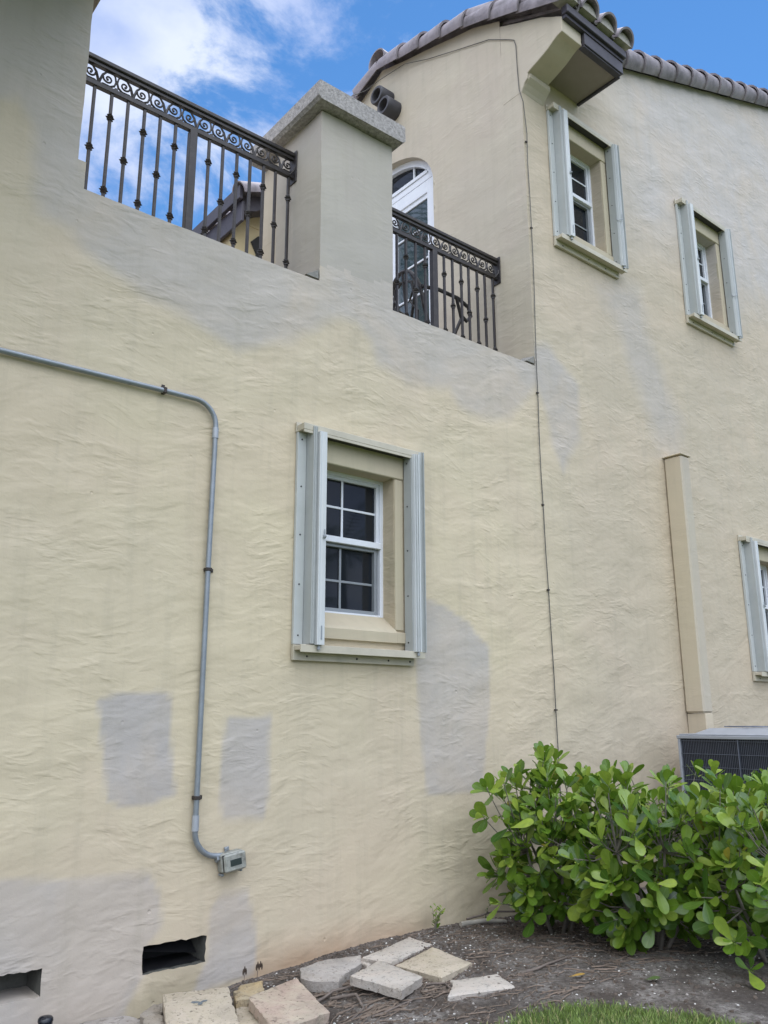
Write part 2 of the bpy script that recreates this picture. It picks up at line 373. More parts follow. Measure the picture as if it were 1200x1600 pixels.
def build_shell():
    nx, nz = len(fx)-1, len(fz)-1
    S = [[solid((fx[i]+fx[i+1])/2, (fz[j]+fz[j+1])/2) for j in range(nz)] for i in range(nx)]
    vid = {}; verts = []; faces = []
    def zz(x, j):
        z = fz[j]
        return z if z <= ZT else ZT+(z-ZT)/(zmax-ZT)*(rake(x)-ZT)
    def V(i, j, k):
        key = (i, j, k)
        if key not in vid:
            p = wob((fx[i], (0, .25)[k], zz(fx[i], j)))
            for ha, hb, hc, hd in HOLES:   # knocked, uneven hole rims
                if ha-.02 < fx[i] < hb+.02 and hc-.02 < fz[j] < hd+.02 and k == 0:
                    p += Vector((mnoise.noise((p.x*30, p.z*30, 2)), 0, mnoise.noise((p.x*30, p.z*30, 9))))*.011
            vid[key] = len(verts); verts.append(p)
        return vid[key]
    for i in range(nx):
        for j in range(nz):
            if not S[i][j]: continue
            faces.append((V(i,j,0), V(i+1,j,0), V(i+1,j+1,0), V(i,j+1,0)))
            for di, dj, e in ((-1,0,((i,j+1),(i,j))), (1,0,((i+1,j),(i+1,j+1))), (0,-1,((i,j),(i+1,j))), (0,1,((i+1,j+1),(i,j+1)))):
                a, b = i+di, j+dj
                if not (0 <= a < nx and 0 <= b < nz) or not S[a][b]:
                    if 0 <= a < nx or dj: faces.append((V(*e[0],0), V(*e[0],1), V(*e[1],1), V(*e[1],0)))
    o = mkobj('wall', verts, faces, [M_wall, M_gable, M_pillar, M_recess_shade], house)
    for p in o.data.polygons:
        c = p.center
        if abs(p.normal.x) > .6 and c.z > 4.6:
            if abs(c.x-5.566) < .05: p.material_index = 1
            elif 3.1 < c.x < 3.95: p.material_index = 2
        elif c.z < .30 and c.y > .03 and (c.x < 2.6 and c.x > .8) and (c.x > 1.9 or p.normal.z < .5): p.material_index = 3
        elif c.z > 4.60 and 3.1 < c.x < 3.9 and p.normal.y < -.5 and c.z > 4.75+.1*pn(c.x, c.z, 3): p.material_index = 2
    vs = np.array([tuple(v) for v in verts]); 
    G = np.zeros(len(verts)); T = np.zeros(len(verts)); Rr = np.zeros(len(verts)); Lt = np.zeros(len(verts)); Pp = np.zeros(len(verts))
    for n, (x, y, z) in enumerate(vs):
        dx = pn(x, z, 2.2, 3.)*.05+pn(x, z, 9, 8.)*.018; dz = pn(x, z, 2.2, 13.)*.05+pn(x, z, 9, 18.)*.018
        g = 0
        for P, s, am in GREYP:
            mnx = min(p[0] for p in P)-.3; mxx = max(p[0] for p in P)+.3
            if x < mnx or x > mxx: continue
            k = .35 if s < .015 else 1.0
            d = sdist(x+dx*k, z+dz*k, P)
            g = max(g, am*min(1, max(0, d/(2*s)+.5)))
        G[n] = g
        tt = 0
        for P, s, am in TANP:
            if z < 4 and 2 < x < 4.2:
                d = sdist(x+dx*.4, z+dz*.4, P); tt = max(tt, am*min(1, max(0, d/(2*s)+.5)))
        if 1.5 < x < 6: tt = max(tt, .75*max(0, min(1, (.13+.10*pn(x, z, 4, 61.)-z)/.10))*(.5+.5*max(-1, min(1, 2.5*pn(x, z, 7, 71.)))))
        T[n] = tt
        Lt[n] = .8*max(0, min(1, (z-6.1-.5*pn(x, z, .8, 51.))/1.2))*max(0, min(1, (x-6.6)/1.2))
        Rr[n] = max(0, min(1, (.24-z)/.26))*max(0, min(1, .45+1.6*pn(x, z, 1.3, 31.)))*(1.3 if x > 2.7 else .3)
        # the side wall beyond the corner and the upper storey are a paler, greyer cream
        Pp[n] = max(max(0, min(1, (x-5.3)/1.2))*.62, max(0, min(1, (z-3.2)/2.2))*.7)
    for nm, a in (('grey', G), ('tan', T), ('rust', Rr), ('lite', Lt), ('pale', Pp)):
        at = o.data.attributes.new(nm, 'FLOAT', 'POINT'); at.data.foreach_set('value', a.astype(np.float32))
    o.data.polygons.foreach_set('use_smooth', [True]*len(o.data.polygons))
    o.data.set_sharp_from_angle(angle=R(50))
    return o

house = empty('house', (5.5, 2.5, 0), 'large cream stucco house with patchy grey paint, stepped balcony wall and brown tiled gables', 'house')
build_shell()
def rough_box(name, x0, x1, y0, y1, z0, z1, m, parent, step=.05, amp=.0045, faces='xXyYzZ', bev=.012):
    # a subdivided box with hand-finished wavy faces
    X, Y_, Z_ = lin([x0, x1], step), lin([y0, y1], step), lin([z0, z1], step)
    vid = {}; vs = []; fs = []
    def V(x, y, z):
        k = (round(x,4), round(y,4), round(z,4))
        if k not in vid: vid[k] = len(vs); vs.append(wob((x, y, z), amp))
        return vid[k]
    def sheet(A, B, f):
        for a0, a1 in zip(A[:-1], A[1:]):
            for b0, b1 in zip(B[:-1], B[1:]): fs.append([V(*f(a0,b0)), V(*f(a1,b0)), V(*f(a1,b1)), V(*f(a0,b1))])
    if 'x' in faces: sheet(Y_, Z_, lambda a, b: (x0, a, b))
    if 'X' in faces: sheet(Y_, Z_, lambda a, b: (x1, a, b))
    if 'y' in faces: sheet(X, Z_, lambda a, b: (a, y0, b))
    if 'Y' in faces: sheet(X, Z_, lambda a, b: (a, y1, b))
    if 'z' in faces: sheet(X, Y_, lambda a, b: (a, b, z0))
    if 'Z' in faces: sheet(X, Y_, lambda a, b: (a, b, z1))
    mb = MB(); mb.add(vs, fs); o = mb.build(name, m, parent); edge_smooth(o, 40); return o
# the pillar behind its flush front face, and the left tower body
rough_box('pillar', 3.16, 3.864, .25, .64, 4.45, 6.06, M_pillar, house, faces='xXYZ')
rough_box('pillar_return', 3.185, 3.84, .64, .90, 4.45, 6.00, M_gable, house, faces='xXYZ')
rough_box('tower', -6, 1.36, .25, 4.3, 4.4, 6.08, M_wall, house, step=.4, faces='XYZ')
# coping cap on the pillar
cap = MB(); cap.prism([(3.085-.0, 6.06), (3.905, 6.06), (3.935, 6.085), (3.935, 6.215), (3.915, 6.225), (3.075, 6.225), (3.06, 6.21), (3.06, 6.085)], 'y', -.10, .95)
co = cap.build('pillar_cap', M_cap, house)
for v in co.data.vertices: v.co += Vector((pn(v.co.x, v.co.y, 5), pn(v.co.y, v.co.z, 6, 3.), pn(v.co.x, v.co.y, 7, 5.)))*.008
# balcony deck, pale parapet coping line and little concrete wedges in the corners
MB().box(-6, 5.56, .252, 4.28, 4.36, 4.545).build('balcony_deck', M_slab, house)
for x1 in (3.150, 5.556):
    MB().add([(x1-.11, .0, 4.588), (x1, .0, 4.588), (x1, 0, 4.66), (x1-.11, .14, 4.588), (x1, .14, 4.588), (x1, .14, 4.69)], [(0,1,2), (3,5,4), (0,2,5,3), (1,4,5,2), (0,3,4,1)]).build('corner_fillet', simple('raw_cement', (.23, .22, .20), .9, 0, .2, 30, .003, 80), house)

# ------------------------------------------------------------------ gable wall with the arched door (plane x = 5.566)
GX = 5.566
RK = [(-.56, 8.05), (0, 8.38), (.62, 8.70), (1.15, 8.89), (1.69, 9.06), (2.2, 9.24), (2.75, 9.02), (4.0, 8.62), (5.0, 8.15)]
def rk(y):
    for (a, b), (c, d) in zip(RK[:-1], RK[1:]):
        if a <= y <= c: return b+(d-b)*(y-a)/(c-a)
    return RK[0][1] if y < RK[0][0] else RK[-1][1]
AC_, AA, ASP, AR = 2.2, .892, 7.20, .68
def arch(y, shrink=0.0):
    u = (y-AC_)/(AA-shrink)
    return ASP+(AR-shrink)*math.sqrt(max(0, 1-u*u))
def build_gable():
    ys = lin([.25, AC_-AA, AC_+AA, 4.3, 4.8], .05)
    ys = sorted(set([round(y, 5) for y in ys]+[AC_-AA+.004, AC_-AA+.015, AC_+AA-.004, AC_+AA-.015]))
    mb = MB()
    for a, b in zip(ys[:-1], ys[1:]):
        inside = AC_-AA <= a and b <= AC_+AA+1e-6
        def colz(y): return (arch(y) if inside else 4.5)
        n = 60 if not inside else 36
        for k in range(n):
            q = []
            for y, kk in ((a, k), (a, k+1), (b, k+1), (b, k)):
                z0 = colz(y); q.append(wob((GX, y, z0+(rk(y)+.06-z0)*kk/n)))
            mb.add(q, [(0,1,2,3)])
        if inside: mb.add([wob((GX, a, arch(a))), wob((GX, b, arch(b))), (GX+.2, b, arch(b)), (GX+.2, a, arch(a))], [(0,1,2,3)])
    for y in (AC_-AA, AC_+AA):
        zs = lin([4.5, ASP], .1)
        for z0, z1 in zip(zs[:-1], zs[1:]): mb.add([wob((GX, y, z0)), wob((GX, y, z1)), (GX+.2, y, z1), (GX+.2, y, z0)], [(0,1,2,3)])
    mb.box(GX+.2, GX+.25, .25, 4.8, 4.5, 8.1)
    import bmesh
    o = mb.build('gable_wall', M_gable, house)
    bm = bmesh.new(); bm.from_mesh(o.data); bmesh.ops.remove_doubles(bm, verts=bm.verts, dist=.0008); bmesh.ops.recalc_face_normals(bm, faces=bm.faces); bm.to_mesh(o.data); bm.free()
    edge_smooth(o, 40)
build_gable()
# front strip of the gable above the eave line (in line with the street wall), carrying the overhang
BX = 5.866
def corbel():
    prof = [(.0, 7.52), (-.045, 7.60), (-.085, 7.635), (-.09, 7.69), (-.13, 7.705), (-.21, 7.73), (-.29, 7.757), (-.36, 7.787), (-.42, 7.822), (-.475, 7.85), (-.535, 7.862), (-.538, 8.03), (-.3, 8.20), (0, 8.36), (.25, 8.50), (.25, 7.52)]
    mb = MB(); mb.prism(prof, 'x', GX-.003, BX)
    o = mb.build('corbel', M_gable, house)
    bv = o.modifiers.new('b', 'BEVEL'); bv.width = .008; bv.segments = 2; bv.limit_method = 'ANGLE'; bv.angle_limit = R(40)
    mb = MB(); mb.prism([(.0, 7.53), (-.055, 7.60), (-.10, 7.645), (-.105, 7.69), (0, 7.70)], 'x', GX+.02, BX+.03); mb.build('corbel_moulding', M_gable, house)
corbel()
# boxed eave: soffit, side board, two dark fascia boards
MB().box(BX, 6.47, -.53, -.002, 7.862, 7.90).build('soffit', M_soffit, house)
f_ = MB(); f_.bbox(BX+.002, 6.50, -.575, -.535, 7.86, 8.0, .005); f_.bbox(6.468, 6.50, -.535, -.003, 7.835, 8.35, .005)
f_.bbox(BX+.002, 6.47, -.562, -.50, 7.842, 7.858, .003); f_.build('lower_fascia', M_fascia, house)
f_ = MB(); f_.bbox(GX-.005, 6.515, -.615, -.543, 8.035, 8.125, .006); f_.box(GX+.01, 6.5, -.585, -.50, 7.998, 8.036); f_.build('upper_fascia', M_fascia, house)
# roof planes
def slab(name, quad, th, m):
    q = [Vector(p) for p in quad]; n = (q[1]-q[0]).cross(q[3]-q[0]).normalized()
    if n.z < 0: n = -n
    mb = MB(); mb.add(q+[p+n*th for p in q], [(0,1,2,3), (4,5,6,7), (0,1,5,4), (1,2,6,5), (2,3,7,6), (3,0,4,7)]); return mb.build(name, m, house)
slab('roof_front', [(GX+.05, -.57, 8.13), (6.50, -.57, 8.13), (6.50, .255, 8.55), (GX+.05, .255, 8.55)], .03, M_tile)
slab('roof_front', [(GX+.05, .26, 8.55), (7.5, .26, 8.55), (9.5, 2.2, 9.27), (GX+.05, 2.2, 9.27)], .04, M_tile)
slab('roof_back', [(GX+.05, 2.21, 9.27), (9.5, 2.21, 9.27), (7.5, 5.0, 8.20), (GX+.05, 5.0, 8.20)], .04, M_tile)
slab('roof_side', [(6.5, .05, rake(6.5)+.05), (12.2, .05, rake(12.2)+.05), (12.2, 9, rake(12.2)+.05), (6.5, 9, rake(6.5)+.05)], .05, M_tile)
slab('roof_side', [(12.2, .05, rake(12.2)+.05), (16, .05, rake(16)+.05), (16, 9, rake(16)+.05), (12.2, 9, rake(12.2)+.05)], .05, M_tile)
# barrel tiles
def barrel(mb, p0, p1, r0, r1, side, span=(-35, 215), th=.016, n=14, sag=0.0):
    # open shell from p0 (low end, wide) to p1
    p0, p1 = Vector(p0), Vector(p1); t = (p1-p0).normalized(); sd = Vector(side).normalized(); upv = sd.cross(t)
    if upv.z < 0: upv = -upv
    v = []; 
    for (p, r) in ((p0, r0), (p1, r1)):
        for rr in (r, r-th):
            for j in range(n+1):
                a = R(span[0]+(span[1]-span[0])*j/n); v.append(p+sd*math.cos(a)*rr+upv*math.sin(a)*rr)
    m = n+1; f = []
    for j in range(n):
        f.append((j, j+1, 2*m+j+1, 2*m+j)); f.append((m+j, 3*m+j, 3*m+j+1, m+j+1)); f.append((j, m+j, m+j+1, j+1)); f.append((2*m+j, 2*m+j+1, 3*m+j+1, 3*m+j))
    f.append((0, 2*m, 3*m, m)); f.append((n, m+n, 3*m+n, 2*m+n))
    mb.add(v, f)
rnd = random.Random(5)
# rake tiles over the gable wall, low end near the street
TG = [-.60, -.10, .29, .69, 1.05, 1.42, 1.79, 2.16]
for a, b in zip(TG[:-1], TG[1:]):
    mb = MB(); j = rnd.uniform(-.006, .006)
    barrel(mb, (GX+.015, a-.03, rk(max(a, -.56))+.115+j), (GX+.015, b+.02, rk(b)+.115+j), (.163), .124, (-1, 0, 0), span=(-32, 212), th=.024)
    edge_smooth(mb.build('roof_tile', M_tile, house), 50)
TB = [2.22, 2.62, 3.02, 3.42, 3.82, 4.22, 4.62, 5.0]
for a, b in zip(TB[:-1], TB[1:]):
    mb = MB(); barrel(mb, (GX+.015, b, rk(b)+.115), (GX+.015, a-.02, rk(a)+.115), (.163), .124, (-1, 0, 0), span=(-32, 212), th=.024); edge_smooth(mb.build('roof_tile', M_tile, house), 50)
mb = MB(); barrel(mb, (GX-.10, 2.2, 9.40), (GX+.4, 2.2, 9.40), .155, .14, (0, 1, 0), span=(-15, 195)); edge_smooth(mb.build('ridge_tile', M_tile, house), 50)
mb = MB()
for k in range(7): barrel(mb, (GX+.36+k*.4, 2.2, 9.44), (GX+.80+k*.4, 2.2, 9.44), .16, .14, (0, 1, 0), span=(0, 180))
mb.build('ridge_tile', M_tile, house)
# rake tiles along the street gable
x = 6.60; k = 0
while x < 12.1:
    mb = MB(); x1 = x+.368; j = rnd.uniform(-.006, .006)
    barrel(mb, (x-.03, -.0, rake(x)+.088+j), (x1+.02, -.0, rake(x1)+.088+j), .165, .126, (0, 1, 0), span=(-62, 242), th=.022)
    edge_smooth(mb.build('roof_tile', M_tile, house), 50); x = x1
# eave tiles on the boxed overhang, mortar under each
for i, xc in enumerate((5.575, 5.865, 6.155, 6.445)):
    mb = MB()
    for q in range(3 if i == 3 else 4):
        y0 = -.665+q*.33; z0 = 8.175+q*.33*.55
        barrel(mb, (xc, y0, z0), (xc, y0+.37, z0+.37*.55), .130, .112, (1, 0, 0), span=(-8, 188), th=.02)
    edge_smooth(mb.build('eave_tile', M_tile, house), 50)
    mb = MB(); mb.prism([(xc+.108*math.cos(R(a)), 8.165+.105*math.sin(R(a))) for a in range(0, 181, 15)], 'y', -.655, -.5); mb.build('mortar_plug', M_mortar, house)
    if i < 3:
        mb = MB(); barrel(mb, (xc+.145, -.64, 8.20), (xc+.145, -.1, 8.20+.54*.55), .055, .05, (1, 0, 0), span=(180, 360), th=.014, n=8); edge_smooth(mb.build('pan_tile', M_tile, house), 50)
# eave added out of view to shade the top of the wall's left end
MB().box(-6, 1.44, -1.85, .3, 6.09, 6.20).build('added_eave_soffit', M_soffit, house)
MB().box(-6, 1.46, -1.90, -1.852, 6.05, 6.28).build('added_eave_fascia', M_fascia, house)

# ------------------------------------------------------------------ double-hung windows, each in its plastered reveal
def window(off):
    ox, oz = off
    def B(*a): return (a[0]+ox, a[1]+ox, a[2], a[3], a[4]+oz, a[5]+oz)
    mb = MB()   # outer frame
    for q in ((3.140, 3.180, .13, .20, 2.10, 3.19), (3.838, 3.876, .13, .20, 2.10, 3.19), (3.18, 3.838, .13, .20, 3.155, 3.19), (3.18, 3.838, .13, .20, 2.10, 2.162), (3.18, 3.838, .118, .19, 2.655, 2.700)): mb.bbox(*B(*q), .003)
    for q in ((3.18, 3.205, .145, .19, 2.70, 3.155), (3.812, 3.838, .145, .19, 2.70, 3.155), (3.205, 3.812, .145, .19, 3.13, 3.155)): mb.bbox(*B(*q), .002)
    wn = mb.build('window', M_white, house)
    MB().box(*B(3.205, 3.812, .168, .174, 2.70, 3.13)).build('pane', M_glass, wn)
    MB().box(*B(3.205, 3.812, .186, .192, 2.162, 2.655)).build('pane', M_glass, wn)
    for q, m_ in (((3.496, 3.514, .158, .1675, 2.70, 3.13), M_white), ((3.205, 3.812, .160, .1672, 2.915, 2.932), M_white), ((3.496, 3.514, .175, .1855, 2.19, 2.64), M_screen), ((3.205, 3.80, .177, .1852, 2.380, 2.397), M_screen)):
        mb = MB(); mb.bbox(*B(*q), .002); mb.build('muntin', m_, wn)
    mb = MB()
    for q in ((3.18, 3.20, .150, .185, 2.162, 2.65), (3.800, 3.822, .150, .185, 2.162, 2.65), (3.20, 3.80, .150, .185, 2.63, 2.65), (3.20, 3.80, .150, .185, 2.162, 2.19)): mb.bbox(*B(*q), .002)
    mb.build('screen_frame', M_screen, wn)
    # plaster surround: lintel band, jamb bands, sloping sill and its apron
    mb = MB()
    mb.bbox(*B(3.06, 3.945, -.018, .02, 3.178, 3.37), .006); mb.bbox(*B(3.06, 3.148, -.012, .02, 1.92, 3.176), .004); mb.bbox(*B(3.868, 3.945, -.012, .02, 2.045, 3.176), .006)
    wb = mb.build('window_surround', M_surround, house)
    mb = MB(); mb.prism([(-.030, 1.955+oz), (-.032, 2.025+oz), (-.018, 2.042+oz), (.128, 2.150+oz), (.14, 2.02+oz), (.0, 1.95+oz)], 'x', 3.149+ox, 3.866+ox)
    mb.bbox(*B(3.06, 3.149, -.030, .0, 1.955, 2.03), .003); mb.bbox(*B(3.866, 3.945, -.030, .0, 1.955, 2.03), .003)
    mb.build('sill', M_surround, house)
    MB().box(*B(3.10, 3.92, .22, .24, 2.0, 3.25)).build('dark_interior_backing', M_hole, wn)  # near-black panel painting the dark interior behind the panes
for o_ in W_OFF: window(o_)

# arched double door behind the balcony
def arched_door():
    y0, y1 = AC_-AA, AC_+AA
    mb = MB(); n = 40; XA, XB = GX+.09, GX+.17
    def ring(sh0, sh1, xa, xb):
        pts = []
        for i in range(n+1):
            u = math.pi*i/n
            pts.append((AC_-(AA-sh0)*math.cos(u), ASP+(AR-sh0)*math.sin(u), AC_-(AA-sh1)*math.cos(u), ASP+(AR-sh1)*math.sin(u)))
        for a, b in zip(pts[:-1], pts[1:]):
            v = [(xa, a[0], a[1]), (xa, b[0], b[1]), (xa, b[2], b[3]), (xa, a[2], a[3])]
            v += [(xb, p[1], p[2]) for p in v]
            mb.add(v, [(0,1,2,3), (4,5,6,7), (0,1,5,4), (2,3,7,6)])
    ring(-.01, .075, XA, XB)
    mb.bbox(XA, XB, y0-.01, y0+.075, 4.56, ASP, .003); mb.bbox(XA, XB, y1-.075, y1+.01, 4.56, ASP, .003)
    for z0, z1, d, hw in ((7.50, 7.545, 0, .69), (7.455, 7.497, .012, .73), (7.41, 7.452, .004, .765)): mb.bbox(XA+d, XB, AC_-hw, AC_+hw, z0, z1, .002)
    mb.prism([(AC_-.815, 7.19), (AC_-.79, 7.34), (AC_-.735, 7.46), (AC_-.68, 7.54), (AC_+.68, 7.54), (AC_+.735, 7.46), (AC_+.79, 7.34), (AC_+.815, 7.19)], 'x', XA+.02, XB)
    dr = mb.build('arched_door', M_white, house)
    mb = MB(); v = [(XB-.03, AC_-(AA-.05)*math.cos(math.pi*i/n), ASP+(AR-.05)*math.sin(math.pi*i/n)) for i in range(n+1)]
    mb.add([(XB-.03, AC_, 7.3)]+v, [(0, i+1, i+2) for i in range(n)]); mb.build('pane', M_glass, dr)
    for yy in (1.765, 2.2, 2.635): mb = MB(); mb.bbox(XB-.055, XB-.031, yy-.012, yy+.012, 7.545, arch(yy, .07)+.01, .002); mb.build('muntin', M_white, dr)
    for s0, s1 in ((y0+.077, AC_-.004), (AC_+.004, y1-.077)):
        mb = MB(); xa, xb = XA+.005, XB-.02
        mb.bbox(xa, xb, s0, s0+.135, 4.58, 7.405, .003); mb.bbox(xa, xb, s1-.135, s1, 4.58, 7.405, .003)
        mb.bbox(xa, xb, s0+.135, s1-.135, 7.25, 7.405, .003); mb.bbox(xa, xb, s0+.135, s1-.135, 4.58, 4.85, .003)
        lf = mb.build('door_leaf', M_white, dr)
        MB().box(XB-.045, XB-.04, s0+.12, s1-.12, 4.84, 7.26).build('pane', M_doorglass, dr)
        for zz in (6.845, 6.445, 6.05, 5.65, 5.25): mb = MB(); mb.bbox(xa+.012, XB-.047, s0+.137, s1-.137, zz-.011, zz+.011, .002); mb.build('muntin', M_white, dr)
arched_door()

# vent openings at the foot of the wall
a, b, c, d = HOLES[0]
mb = MB(); mb.box(a-.08, b+.3, .252, .8, c-.1, d+.1); mb.build('vent_cavity', M_hole, house)
mb = MB(); mb.add([(a+.01, .05, d-.035), (b-.005, .10, c+.035), (b-.005, .20, c+.10), (a+.01, .16, d-.005)], [(0,1,2,3)]); mb.add([(a+.005, .03, c+.004), (b-.005, .05, c+.006), (b-.005, .24, c+.012), (a+.005, .24, c+.012)], [(0,1,2,3)])
o = mb.build('torn_liner', M_plastic, house)
a, b, c, d = HOLES[1]
mb = MB(); mb.box(a-.05, b+.05, .22, .27, c-.04, d+.04); mb.build('vent_back', M_recess_shade, house)
# painted pipe chase on the side wall
ch = MB(); ch.bbox(7.556, 7.715, -.205, -.003, 1.48, 4.07, .016); cho = ch.build('pipe_chase', [M_chase, stucco('chase_front_paint', (.48, .425, .325), .3, attrs=False)], house)
for p in cho.data.polygons:
    if p.normal.y < -.5: p.material_index = 1
ch = MB(); ch.bbox(7.58, 7.715, -.20, -.003, .0, 1.475, .006); ch.build('pipe_chase', M_chase, house)
ch = MB(); ch.bbox(7.54, 7.735, -.215, -.003, 4.072, 4.085, .003); ch.build('chase_lid', M_chase, house)

# ------------------------------------------------------------------ accordion storm shutters
def shutter(off, label):
    ox, oz = off
    t = empty('storm_shutter', (3.55+ox, -.05, 1.85+oz), label, 'shutter', 'accordion shutters on the windows')
    def B(*a): return (a[0]+ox, a[1]+ox, a[2], a[3], a[4]+oz, a[5]+oz)
    mb = MB(); mb.bbox(*B(2.985, 4.075, -.105, -.020, 3.352, 3.400), .003); mb.bbox(*B(2.978, 4.16, -.019, -.004, 3.352, 3.425), .002); mb.bbox(*B(2.985, 4.06, -.105, -.097, 3.332, 3.351), .001)
    hd = mb.build('top_track', M_track, t)
    mb = MB(); mb.box(*B(3.13, 3.93, -.096, -.020, 3.346, 3.3515)); mb.build('track_slot', M_trackdark, hd)
    mb = MB(); mb.bbox(*B(2.99, 4.06, -.105, -.033, 1.862, 1.893), .003); mb.bbox(*B(2.99, 4.06, -.110, -.100, 1.848, 1.897), .0015); mb.bbox(*B(2.985, 4.02, -.032, -.004, 1.800, 1.900), .002)
    bt = mb.build('bottom_track', M_track, t)
    mb = MB()
    for x in (3.09, 3.50, 3.78, 3.98): mb.lathe((x+ox, -.032, 1.828+oz), (0,-1,0), [(.007, 0), (.007, .004), (.003, .006)], 8)
    mb.build('screw', M_screw, bt)
    # left stack: wall flange, folded blades (side facing left), bright lead bar in front
    mb = MB(); mb.bbox(*B(2.985, 3.056, -.030, -.004, 1.903, 3.351), .002); fl = mb.build('flange', M_shut, t)
    mb = MB()
    for k in range(5): mb.lathe((3.018+ox, -.030, 1.96+.335*k+oz), (0,-1,0), [(.006, 0), (.006, .003), (.003, .005)], 8)
    mb.build('screw', M_screw, fl)
    mb = MB(); mb.prism([(3.0575+ox, -.010), (3.0575+ox, -.118), (3.064+ox, -.118), (3.068+ox, -.112), (3.073+ox, -.120), (3.079+ox, -.120), (3.083+ox, -.112), (3.088+ox, -.12), (3.092+ox, -.108), (3.10+ox, -.098), (3.10+ox, -.010)], 'z', 1.903+oz, 3.385+oz); mb.build('shutter_panel', M_shutd, t)
    mb = MB(); mb.prism([(3.094+ox, -.140), (3.100+ox, -.144), (3.112+ox, -.140), (3.124+ox, -.144), (3.150+ox, -.144), (3.152+ox, -.05), (3.102+ox, -.05), (3.102+ox, -.097), (3.094+ox, -.106)], 'z', 1.897+oz, 3.350+oz); lb = mb.build('lead_bar', M_shut_front, t)
    mb = MB(); mb.bbox(*B(3.124, 3.142, -.160, -.1445, 2.60, 2.625), .003); mb.tube([(3.133+ox, -.152, 2.60+oz), (3.133+ox, -.154, 2.66+oz)], .004, 6); mb.lathe((3.133+ox, -.16, 2.612+oz), (0,-1,0), [(.008,0),(.008,.006),(.004,.009)], 8); mb.bbox(*B(3.120, 3.130, -.147, -.1445, 1.93, 2.02), .001); mb.build('latch', M_screen, lb)
    # right stack: inner flange facing left, ridged blades
    mb = MB(); mb.bbox(*B(3.945, 3.951, -.108, -.020, 1.897, 3.343), .002); fr = mb.build('flange', M_shutd, t)
    mb = MB()
    for k in range(5): mb.lathe((3.945+ox, -.060, 1.96+.335*k+oz), (-1,0,0), [(.006, 0), (.006, .003), (.003, .005)], 8)
    mb.build('screw', M_screw, fr)
    P = [(3.953, -.02), (3.953, -.112), (3.957, -.130), (3.963, -.130), (3.966, -.118), (3.971, -.118), (3.974, -.138), (3.980, -.138), (3.983, -.120), (3.988, -.120), (3.990, -.140), (4.000, -.140), (4.003, -.110), (4.004, -.02)]
    mb = MB(); mb.prism([(x+ox, y) for x, y in P], 'z', 1.893+oz, 3.362+oz); mb.build('lead_bar', M_shut_front, t)
    P = [(4.006, -.02), (4.006, -.100), (4.020, -.104), (4.040, -.112), (4.044, -.122), (4.048, -.108), (4.054, -.112), (4.057, -.125), (4.062, -.125), (4.064, -.10), (4.064, -.02)]
    mb = MB(); mb.prism([(x+ox, y) for x, y in P], 'z', 1.893+oz, 3.395+oz); mb.build('shutter_panel', M_shutd, t)
    if oz > 1 and ox > 0:
        mb = MB(); mb.tube([(3.944+ox, -.10, 2.46+oz), (3.944+ox, -.118, 2.42+oz), (3.952+ox, -.146, 2.42+oz), (3.985+ox, -.15, 2.43+oz), (3.985+ox, -.15, 2.50+oz)], .0035, 6); mb.build('latch', M_coupling, t)
    mb = MB()   # rollers under the two lead bars
    for x in (3.12, 3.985): mb.lathe((x+ox, -.122, 1.866+oz), (0,0,1), [(.011, 0), (.011, .016), (.006, .018), (.006, .03)], 10)
    mb.build('roller', M_screen, t)
shutter(W_OFF[0], 'folded grey-green storm shutter round the big lower window left of the corner cable')
shutter(W_OFF[1], 'folded grey-green storm shutter round the upper window right under the boxed eave')
shutter(W_OFF[2], 'folded grey-green storm shutter round the upper window farther from the eave')
shutter(W_OFF[3], 'storm shutter cut by the right edge of the view above the air conditioner')

